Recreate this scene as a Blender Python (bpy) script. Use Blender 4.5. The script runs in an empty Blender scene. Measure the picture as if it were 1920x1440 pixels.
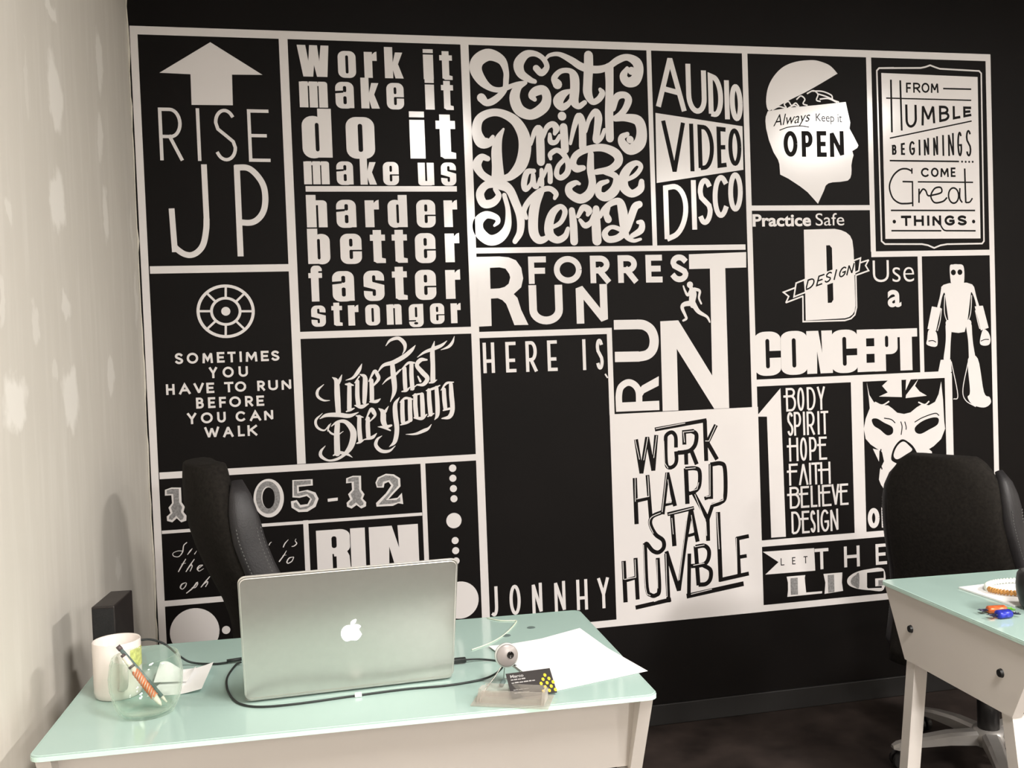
import bpy, bmesh, math, random
from mathutils import Vector, Matrix
from mathutils.geometry import delaunay_2d_cdt

random.seed(4)
S = bpy.context.scene
COL = S.collection
PI = math.pi

# ------------------------------------------------------------------ camera
cam_d = bpy.data.cameras.new('camera')
cam_d.sensor_width = 36.0
cam_d.lens = 36.0 * 1810.0 / 1920.0
cam_d.clip_start = 0.02
cam = bpy.data.objects.new('camera', cam_d)
COL.objects.link(cam)
RIGHT = (0.97710404, -0.20961592, -0.03645347)
FWD = (0.20854570, 0.97751892, -0.03107183)
UP = (0.04214711, 0.02275820, 0.99885218)
CAM_H = 1.3356
cam.matrix_world = Matrix(((RIGHT[0], UP[0], -FWD[0], 0.0), (RIGHT[1], UP[1], -FWD[1], 0.0),
                           (RIGHT[2], UP[2], -FWD[2], CAM_H), (0, 0, 0, 1)))
S.camera = cam

# ------------------------------------------------------------------ light, exposure
S.view_settings.view_transform = 'Standard'
S.view_settings.look = 'None'
S.view_settings.gamma = 1.0
S.view_settings.use_curve_mapping = False
S.view_settings.exposure = 1.08
w = bpy.data.worlds.new('room_air')
S.world = w
w.use_nodes = True
w.node_tree.nodes['Background'].inputs[0].default_value = (1.0, 0.93, 0.84, 1)
w.node_tree.nodes['Background'].inputs[1].default_value = 0.10

def area(name, loc, size, power, color, rot=(0, 0, 0)):
    l = bpy.data.lights.new(name, 'AREA')
    l.shape = 'RECTANGLE'
    l.size, l.size_y = size
    l.energy = power
    l.color = color
    o = bpy.data.objects.new(name, l)
    o.location = loc
    o.rotation_euler = rot
    COL.objects.link(o)
    return o
CEIL = 2.80
WARM = (1.0, 0.955, 0.91)
area('ceiling_lamp_light', (3.55, 0.45, CEIL - 0.03), (0.34, 0.9), 64, WARM)
area('ceiling_lamp_light', (0.88, -0.1, CEIL - 0.03), (0.36, 1.1), 54, WARM)
area('ceiling_lamp_light', (2.05, -4.9, CEIL - 0.03), (0.4, 1.2), 230, WARM)
area('ceiling_lamp_light', (3.6, -2.6, CEIL - 0.03), (0.34, 0.9), 60, WARM)

# ------------------------------------------------------------------ materials
def mat(name, col, rough=0.5, metal=0.0, var=0.0, vscale=20.0, spec=0.5, trans=0.0, ior=1.45, coat=0.0,
        emit=None, estr=0.0, bump=0.0, bscale=200.0):
    m = bpy.data.materials.new(name)
    m.use_nodes = True
    nt = m.node_tree
    b = nt.nodes['Principled BSDF']
    b.inputs['Base Color'].default_value = (*col, 1)
    b.inputs['Roughness'].default_value = rough
    b.inputs['Metallic'].default_value = metal
    b.inputs['Specular IOR Level'].default_value = spec
    b.inputs['Transmission Weight'].default_value = trans
    b.inputs['IOR'].default_value = ior
    b.inputs['Coat Weight'].default_value = coat
    if emit:
        b.inputs['Emission Color'].default_value = (*emit, 1)
        b.inputs['Emission Strength'].default_value = estr
    if var > 0 or bump > 0:
        tc = nt.nodes.new('ShaderNodeTexCoord')
    if var > 0:
        n = nt.nodes.new('ShaderNodeTexNoise')
        n.inputs['Scale'].default_value = vscale
        n.inputs['Detail'].default_value = 5
        nt.links.new(tc.outputs['Object'], n.inputs['Vector'])
        r = nt.nodes.new('ShaderNodeValToRGB')
        r.color_ramp.elements[0].position = 0.3
        r.color_ramp.elements[1].position = 0.7
        r.color_ramp.elements[0].color = (*[c * (1 - var) for c in col], 1)
        r.color_ramp.elements[1].color = (*[min(1, c * (1 + var)) for c in col], 1)
        nt.links.new(n.outputs['Fac'], r.inputs['Fac'])
        nt.links.new(r.outputs['Color'], b.inputs['Base Color'])
    if bump > 0:
        n2 = nt.nodes.new('ShaderNodeTexNoise')
        n2.inputs['Scale'].default_value = bscale
        n2.inputs['Detail'].default_value = 3
        nt.links.new(tc.outputs['Object'], n2.inputs['Vector'])
        bp = nt.nodes.new('ShaderNodeBump')
        bp.inputs['Strength'].default_value = bump
        bp.inputs['Distance'].default_value = 0.002
        nt.links.new(n2.outputs['Fac'], bp.inputs['Height'])
        nt.links.new(bp.outputs['Normal'], b.inputs['Normal'])
    return m

M = {}
M['vinyl'] = mat('white_vinyl', (0.73, 0.70, 0.69), 0.16, var=0.02, vscale=2, spec=0.5, bump=0.08, bscale=6)
M['grey'] = mat('grey_vinyl', (0.24, 0.235, 0.235), 0.3, var=0.35, vscale=160)
M['black_wall'] = mat('black_paint', (0.0050, 0.0040, 0.0037), 0.55, var=0.15, vscale=3, spec=0.12, bump=0.05, bscale=60)
M['floor'] = mat('dark_floor', (0.030, 0.022, 0.019), 0.6, var=0.5, vscale=7, spec=0.2)
M['ceil'] = mat('ceiling_paint', (0.5, 0.48, 0.45), 0.9, var=0.03, vscale=3)
M['rear'] = mat('rear_wall_paint', (0.60, 0.57, 0.52), 0.9, var=0.04, vscale=3)
M['trim'] = mat('black_trim', (0.0050, 0.0041, 0.0038), 0.6, var=0.1, vscale=5)
M['glass_top'] = mat('mint_back_painted_glass', (0.41, 0.56, 0.51), 0.07, var=0.015, vscale=4, spec=0.55)
M['glass_edge'] = mat('mint_glass_edge', (0.58, 0.78, 0.70), 0.15, var=0.02, vscale=9)
M['desk_white'] = mat('white_laminate', (0.70, 0.655, 0.61), 0.45, var=0.02, vscale=5)
M['leg_white'] = mat('white_metal', (0.70, 0.66, 0.62), 0.35, var=0.02, vscale=8)
M['bolt'] = mat('black_bolt', (0.012, 0.012, 0.012), 0.4, var=0.1, vscale=60)
M['alu'] = mat('anodised_aluminium', (0.56, 0.55, 0.515), 0.38, metal=0.75, var=0.02, vscale=60)
M['alu_edge'] = mat('bright_aluminium_rim', (0.78, 0.76, 0.71), 0.3, metal=0.6, var=0.02, vscale=60)
M['logo'] = mat('glowing_logo', (1, 1, 1), 0.4, emit=(1, 1, 1), estr=2.2, var=0.005, vscale=9)
M['screen'] = mat('screen_black', (0.01, 0.01, 0.012), 0.1, var=0.1, vscale=9)
M['key'] = mat('black_key', (0.015, 0.015, 0.017), 0.5, var=0.1, vscale=50)
M['rubber'] = mat('black_cable_rubber', (0.014, 0.018, 0.017), 0.5, var=0.15, vscale=80)
M['pale_line'] = mat('pale_line', (0.72, 0.78, 0.62), 0.3, var=0.05, vscale=80)
M['leather'] = mat('black_leather', (0.019, 0.0175, 0.019), 0.5, var=0.15, vscale=30, bump=0.25, bscale=260)
M['fabric'] = mat('black_mesh_fabric', (0.015, 0.013, 0.011), 0.9, var=0.3, vscale=120, spec=0.15, bump=0.3, bscale=500)
M['stitch'] = mat('grey_stitching', (0.11, 0.11, 0.108), 0.7, var=0.2, vscale=300)
M['plastic'] = mat('black_plastic', (0.015, 0.014, 0.014), 0.35, var=0.1, vscale=40)
M['speaker'] = mat('speaker_case', (0.017, 0.013, 0.012), 0.45, var=0.15, vscale=40)
M['grille'] = mat('speaker_grille', (0.008, 0.008, 0.008), 0.8, var=0.4, vscale=400)
M['chair_metal'] = mat('satin_steel', (0.42, 0.40, 0.38), 0.4, metal=0.5, var=0.05, vscale=30)
M['chrome'] = mat('chrome_wire', (0.62, 0.62, 0.6), 0.15, metal=1.0, var=0.03, vscale=50)
M['webcam'] = mat('silver_plastic', (0.30, 0.275, 0.265), 0.35, metal=0.25, var=0.03, vscale=70)
M['webcam_ring'] = mat('clear_silver_ring', (0.72, 0.74, 0.72), 0.12, metal=0.3, var=0.02, vscale=70)
M['lens'] = mat('lens_black', (0.006, 0.005, 0.005), 0.1, var=0.1, vscale=90)
M['paper'] = mat('white_paper', (0.90, 0.90, 0.89), 0.8, var=0.01, vscale=10)
M['ink'] = mat('faint_pencil', (0.62, 0.63, 0.64), 0.9, var=0.1, vscale=200)
M['ceramic'] = mat('white_ceramic', (0.78, 0.71, 0.66), 0.18, var=0.01, vscale=9)
M['mug_print'] = mat('lime_print', (0.62, 0.62, 0.20), 0.25, var=0.25, vscale=130)
def clear(name, tint, edge, edge_amt, gloss, haze=0.0):
    """thin clear sheet: see-through head on, pale and bright where seen on edge"""
    m = bpy.data.materials.new(name)
    m.use_nodes = True
    nt = m.node_tree
    nt.nodes.remove(nt.nodes['Principled BSDF'])
    out = nt.nodes['Material Output']
    tr = nt.nodes.new('ShaderNodeBsdfTransparent'); tr.inputs[0].default_value = (*tint, 1)
    gl = nt.nodes.new('ShaderNodeBsdfGlossy'); gl.inputs['Roughness'].default_value = 0.03
    df = nt.nodes.new('ShaderNodeBsdfDiffuse'); df.inputs[0].default_value = (*edge, 1)  # pale diffuse colour standing in for bright reflections along the sheet's edges
    lw = nt.nodes.new('ShaderNodeLayerWeight'); lw.inputs[0].default_value = 0.5
    pw = nt.nodes.new('ShaderNodeMath'); pw.operation = 'POWER'; pw.inputs[1].default_value = 4.0
    mu = nt.nodes.new('ShaderNodeMath'); mu.operation = 'MULTIPLY_ADD'; mu.inputs[1].default_value = edge_amt; mu.inputs[2].default_value = haze
    nt.links.new(lw.outputs['Facing'], pw.inputs[0])
    nt.links.new(pw.outputs[0], mu.inputs[0])
    m1 = nt.nodes.new('ShaderNodeMixShader')
    nt.links.new(mu.outputs[0], m1.inputs[0]); nt.links.new(tr.outputs[0], m1.inputs[1]); nt.links.new(df.outputs[0], m1.inputs[2])
    fr_ = nt.nodes.new('ShaderNodeMath'); fr_.operation = 'MULTIPLY_ADD'; fr_.inputs[1].default_value = 0.10; fr_.inputs[2].default_value = 0.02
    nt.links.new(pw.outputs[0], fr_.inputs[0])
    g2 = nt.nodes.new('ShaderNodeMath'); g2.operation = 'MULTIPLY'; g2.inputs[1].default_value = gloss
    nt.links.new(fr_.outputs[0], g2.inputs[0])
    m2 = nt.nodes.new('ShaderNodeMixShader')
    nt.links.new(g2.outputs[0], m2.inputs[0]); nt.links.new(m1.outputs[0], m2.inputs[1]); nt.links.new(gl.outputs[0], m2.inputs[2])
    nt.links.new(m2.outputs[0], out.inputs[0])
    return m
M['glass'] = clear('clear_glass', (0.955, 0.985, 0.965), (0.80, 0.90, 0.80), 0.75, 2.2)
M['acrylic'] = clear('clear_acrylic', (0.88, 0.86, 0.84), (0.75, 0.72, 0.66), 0.7, 1.5, 0.10)
M['card_black'] = mat('black_card', (0.016, 0.012, 0.011), 0.5, var=0.1, vscale=80)
M['card_white'] = mat('card_print_white', (0.36, 0.35, 0.345), 0.6, var=0.05, vscale=80)
M['card_yellow'] = mat('card_print_yellow', (0.62, 0.48, 0.02), 0.5, var=0.15, vscale=200)
M['candy_orange'] = mat('orange_stripe', (0.62, 0.17, 0.06), 0.35, var=0.3, vscale=180)
M['candy_white'] = mat('cream_plastic', (0.75, 0.70, 0.60), 0.3, var=0.1, vscale=100)
M['pen_dark'] = mat('dark_pen_plastic', (0.09, 0.07, 0.07), 0.3, var=0.1, vscale=100)
M['amber'] = mat('amber_beads', (0.50, 0.24, 0.06), 0.25, var=0.4, vscale=220)
M['bead_white'] = mat('pearl_beads', (0.74, 0.78, 0.70), 0.3, var=0.06, vscale=150)
M['blue_foil'] = mat('blue_foil', (0.03, 0.04, 0.42), 0.3, metal=0.3, var=0.35, vscale=140)
M['orange_foil'] = mat('orange_foil', (0.60, 0.13, 0.04), 0.3, metal=0.2, var=0.35, vscale=120)
M['dark_foil'] = mat('dark_foil', (0.03, 0.03, 0.06), 0.3, metal=0.3, var=0.3, vscale=120)
M['green_foil'] = mat('green_foil', (0.16, 0.45, 0.05), 0.35, metal=0.2, var=0.2, vscale=120)
M['pad'] = mat('grey_mounting_pad', (0.12, 0.17, 0.16), 0.5, var=0.1, vscale=90)

# ------------------------------------------------------------------ helpers
def obj(name, bm, m, parent=None, smooth=False, loc=None):
    me = bpy.data.meshes.new(name)
    bmesh.ops.remove_doubles(bm, verts=bm.verts, dist=1e-6)
    bmesh.ops.recalc_face_normals(bm, faces=bm.faces)
    bm.to_mesh(me)
    bm.free()
    me.materials.append(m)
    if smooth:
        for p in me.polygons:
            p.use_smooth = True
    o = bpy.data.objects.new(name, me)
    COL.objects.link(o)
    if parent:
        o.parent = parent
    if loc:
        o.location = loc
    return o

def tag(o, label, cat, group=None):
    o['label'] = label
    o['category'] = cat
    if group:
        o['group'] = group
    return o

def thing(name, label, cat, loc=(0, 0, 0), rotz=0.0, group=None):
    e = bpy.data.objects.new(name, None)
    COL.objects.link(e)
    e.empty_display_size = 0.05
    e.location = loc
    e.rotation_euler = (0, 0, rotz)
    return tag(e, label, cat, group)

def struct(name, bm, m, label=None, cat=None):
    o = obj(name, bm, m)
    o['kind'] = 'structure'
    if label:
        o['label'] = label
        o['category'] = cat
    return o

def bx(bm, lo, hi, bev=0.0, seg=2):
    r = bmesh.ops.create_cube(bm, size=1.0)
    vs = r['verts']
    for v in vs:
        v.co = Vector([lo[i] + (v.co[i] + 0.5) * (hi[i] - lo[i]) for i in range(3)])
    if bev > 0:
        es = list({e for v in vs for e in v.link_edges})
        bmesh.ops.bevel(bm, geom=es, offset=bev, segments=seg, affect='EDGES', profile=0.5)
    return bm

def prism(bm, pts, d0, d1, axis=2):
    """closed outline pts (a,b) extruded from d0 to d1 along axis"""
    def P(a, b, d):
        return ((a, b, d), (d, a, b), (a, d, b))[(2, 0, 1).index(axis)]
    lo = [bm.verts.new(P(a, b, d0)) for a, b in pts]
    hi = [bm.verts.new(P(a, b, d1)) for a, b in pts]
    n = len(pts)
    bm.faces.new(lo[::-1])
    bm.faces.new(hi)
    for i in range(n):
        bm.faces.new((lo[i], lo[(i + 1) % n], hi[(i + 1) % n], hi[i]))
    return bm

def rrect(x0, y0, x1, y1, r, n=6):
    p = []
    for cx, cy, a in ((x1 - r, y1 - r, 0), (x0 + r, y1 - r, PI / 2), (x0 + r, y0 + r, PI), (x1 - r, y0 + r, 1.5 * PI)):
        for k in range(n + 1):
            t = a + k / n * PI / 2
            p.append((cx + r * math.cos(t), cy + r * math.sin(t)))
    return p

def catmull(pts, n=8, closed=False):
    P = [Vector(p) for p in pts]
    out = []
    m = len(P)
    rng = range(m) if closed else range(m - 1)
    for i in rng:
        if closed:
            a, b, c, d = P[i - 1], P[i], P[(i + 1) % m], P[(i + 2) % m]
        else:
            b, c = P[i], P[i + 1]
            a = P[i - 1] if i > 0 else b * 2 - c
            d = P[i + 2] if i + 2 < m else c * 2 - b
        for k in range(n):
            t = k / n
            out.append(0.5 * ((2 * b) + (c - a) * t + (2 * a - 5 * b + 4 * c - d) * t * t + (3 * b - a - 3 * c + d) * t ** 3))
    if not closed:
        out.append(P[-1])
    return out

def tube(bm, pts, r, n=10, closed=False, caps=True, flat=None):
    """tube through pts; r a number or list; flat = (sx, sz) scale of the section along side / up"""
    P = [Vector(p) for p in pts]
    m = len(P)
    R = r if isinstance(r, (list, tuple)) else [r] * m
    rings = []
    up = Vector((0, 0, 1))
    for i in range(m):
        if closed:
            t = (P[(i + 1) % m] - P[i - 1]).normalized()
        else:
            t = (P[min(i + 1, m - 1)] - P[max(i - 1, 0)]).normalized()
        if i == 0:
            a = up if abs(t.dot(up)) < 0.9 else Vector((0, 1, 0))
            u = t.cross(a).normalized()
        else:
            u = (u - t * u.dot(t)).normalized()
        v = t.cross(u)
        sx, sz = flat if flat else (1, 1)
        rings.append([bm.verts.new(P[i] + (u * math.cos(k / n * 2 * PI) * sx + v * math.sin(k / n * 2 * PI) * sz) * R[i]) for k in range(n)])
    for i in range(m if closed else m - 1):
        A, B = rings[i], rings[(i + 1) % m]
        for k in range(n):
            bm.faces.new((A[k], A[(k + 1) % n], B[(k + 1) % n], B[k]))
    if caps and not closed:
        bm.faces.new(rings[0][::-1])
        bm.faces.new(rings[-1])
    return bm

def lathe(bm, prof, n=40, c=(0, 0, 0)):
    rings = []
    for r, z in prof:
        if r < 1e-6:
            rings.append([bm.verts.new((c[0], c[1], c[2] + z))])
        else:
            rings.append([bm.verts.new((c[0] + r * math.cos(k / n * 2 * PI), c[1] + r * math.sin(k / n * 2 * PI), c[2] + z)) for k in range(n)])
    for A, B in zip(rings, rings[1:]):
        for k in range(n):
            k2 = (k + 1) % n
            if len(A) == 1 and len(B) == 1:
                continue
            if len(A) == 1:
                bm.faces.new((A[0], B[k2], B[k]))
            elif len(B) == 1:
                bm.faces.new((A[k], A[k2], B[0]))
            else:
                bm.faces.new((A[k], A[k2], B[k2], B[k]))
    return bm

def NB():
    return bmesh.new()

def xform(bm, mtx):
    bmesh.ops.transform(bm, matrix=mtx, verts=bm.verts)
    return bm

# ------------------------------------------------------------------ room
WALL_Y, LEFT_X, RIGHT_X, REAR_Y = 3.22, -0.50, 5.2, -6.5
struct('floor', bx(NB(), (LEFT_X - 0.1, REAR_Y - 0.1, -0.1), (RIGHT_X + 0.1, WALL_Y + 0.1, 0)), M['floor'])
struct('ceiling', bx(NB(), (LEFT_X - 0.1, REAR_Y - 0.1, CEIL), (RIGHT_X + 0.1, WALL_Y + 0.1, CEIL + 0.1)), M['ceil'])
struct('wall_back', bx(NB(), (LEFT_X - 0.1, WALL_Y, 0), (RIGHT_X, WALL_Y + 0.1, CEIL)), M['black_wall'])
struct('wall_right', bx(NB(), (RIGHT_X, REAR_Y, 0), (RIGHT_X + 0.1, WALL_Y + 0.1, CEIL)), M['rear'])
struct('wall_rear', bx(NB(), (LEFT_X - 0.1, REAR_Y - 0.1, 0), (RIGHT_X + 0.1, REAR_Y, CEIL)), M['rear'])
struct('baseboard_back', bx(NB(), (LEFT_X, WALL_Y - 0.012, 0), (RIGHT_X, WALL_Y, 0.075), 0.003), M['trim'])

def plaster():
    m = mat('unpainted_plasterboard', (0.67, 0.635, 0.57), 0.85, spec=0.2)
    nt = m.node_tree
    b = nt.nodes['Principled BSDF']
    tc = nt.nodes.new('ShaderNodeTexCoord')
    def noise(scale, detail, mapping=None):
        n = nt.nodes.new('ShaderNodeTexNoise')
        n.inputs['Scale'].default_value = scale
        n.inputs['Detail'].default_value = detail
        if mapping:
            mp = nt.nodes.new('ShaderNodeMapping')
            mp.inputs['Scale'].default_value = mapping
            nt.links.new(tc.outputs['Object'], mp.inputs['Vector'])
            nt.links.new(mp.outputs['Vector'], n.inputs['Vector'])
        else:
            nt.links.new(tc.outputs['Object'], n.inputs['Vector'])
        return n
    warp = noise(14, 4)
    sub = nt.nodes.new('ShaderNodeVectorMath'); sub.operation = 'SUBTRACT'
    sub.inputs[1].default_value = (0.5, 0.5, 0.5)
    nt.links.new(warp.outputs['Color'], sub.inputs[0])
    sc = nt.nodes.new('ShaderNodeVectorMath'); sc.operation = 'MULTIPLY_ADD'
    sc.inputs[1].default_value = (0.0, 0.10, 0.14)
    nt.links.new(sub.outputs[0], sc.inputs[0])
    nt.links.new(tc.outputs['Object'], sc.inputs[2])
    acc = None
    # smears of lighter filler over the screw heads and joints: centre y, z and half sizes, strength
    for cy, cz, ry, rz, k in PUTTY:
        d = nt.nodes.new('ShaderNodeVectorMath'); d.operation = 'SUBTRACT'
        d.inputs[1].default_value = (LEFT_X, cy, cz)
        nt.links.new(sc.outputs[0], d.inputs[0])
        e = nt.nodes.new('ShaderNodeVectorMath'); e.operation = 'MULTIPLY'
        e.inputs[1].default_value = (0, 1 / ry, 1 / rz)
        nt.links.new(d.outputs[0], e.inputs[0])
        l = nt.nodes.new('ShaderNodeVectorMath'); l.operation = 'LENGTH'
        nt.links.new(e.outputs[0], l.inputs[0])
        r = nt.nodes.new('ShaderNodeMapRange')
        r.interpolation_type = 'SMOOTHSTEP'
        r.inputs['From Min'].default_value = 1.15
        r.inputs['From Max'].default_value = 0.65
        r.inputs['To Min'].default_value = 0
        r.inputs['To Max'].default_value = k
        nt.links.new(l.outputs['Value'], r.inputs['Value'])
        if acc is None:
            acc = r.outputs[0]
        else:
            mx = nt.nodes.new('ShaderNodeMath'); mx.operation = 'MAXIMUM'
            nt.links.new(acc, mx.inputs[0]); nt.links.new(r.outputs[0], mx.inputs[1])
            acc = mx.outputs[0]
    streak = noise(3.0, 5, (1, 9, 1.2))
    mr = nt.nodes.new('ShaderNodeMapRange')
    mr.inputs['From Min'].default_value = 0.45; mr.inputs['From Max'].default_value = 0.85
    mr.inputs['To Min'].default_value = 0.0; mr.inputs['To Max'].default_value = 0.35
    nt.links.new(streak.outputs['Fac'], mr.inputs['Value'])
    mx = nt.nodes.new('ShaderNodeMath'); mx.operation = 'MAXIMUM'
    nt.links.new(acc, mx.inputs[0]); nt.links.new(mr.outputs[0], mx.inputs[1])
    mix = nt.nodes.new('ShaderNodeMix'); mix.data_type = 'RGBA'
    mix.inputs[6].default_value = (0.67, 0.635, 0.57, 1)
    mix.inputs[7].default_value = (0.86, 0.83, 0.77, 1)
    nt.links.new(mx.outputs[0], mix.inputs[0])
    nt.links.new(mix.outputs[2], b.inputs['Base Color'])
    return m
PUTTY = [(2.241, 1.933, 0.071, 0.082, 0.90), (2.220, 1.698, 0.071, 0.073, 0.95), (2.748, 2.159, 0.044, 0.088, 0.80), (2.711, 1.946, 0.042, 0.071, 0.75), (2.735, 1.736, 0.051, 0.076, 0.80), (2.238, 1.472, 0.048, 0.041, 0.70), (1.841, 1.290, 0.077, 0.052, 0.90), (2.249, 1.275, 0.078, 0.074, 0.90), (2.701, 1.312, 0.049, 0.050, 0.75), (1.996, 1.416, 0.019, 0.043, 0.50), (2.241, 2.116, 0.057, 0.024, 0.80), (1.874, 1.634, 0.023, 0.034, 0.50), (1.788, 1.461, 0.018, 0.055, 0.50), (2.134, 1.341, 0.026, 0.033, 0.50), (3.152, 1.548, 0.029, 0.101, 0.60), (3.141, 1.775, 0.024, 0.085, 0.50), (3.225, 2.318, 0.020, 0.108, 0.50), (2.677, 0.820, 0.042, 0.037, 0.45), (2.023, 1.896, 0.015, 0.064, 0.30)]
struct('wall_left', bx(NB(), (LEFT_X - 0.1, REAR_Y, 0), (LEFT_X, WALL_Y, CEIL)), plaster())
# ragged strip of filler where the plaster meets the black wall
bm = NB()
z = 0.0
edge = []
while z < CEIL:
    edge.append((z, 0.006 + 0.007 * random.random() * (random.random() > 0.4)))
    z += 0.03 + 0.05 * random.random()
edge.append((CEIL, 0.008))
for (z0, a), (z1, b_) in zip(edge, edge[1:]):
    vs = [bm.verts.new(p) for p in ((LEFT_X + 0.0005, WALL_Y - 0.0006, z0), (LEFT_X + 0.0005, WALL_Y - 0.0006, z1), (LEFT_X + b_ * 0.6, WALL_Y - 0.0006, z1), (LEFT_X + a * 0.6, WALL_Y - 0.0006, z0))]
    bm.faces.new(vs)
struct('trim_1', bm, mat('corner_filler', (0.6, 0.57, 0.5), 0.9, var=0.1, vscale=30))

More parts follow.
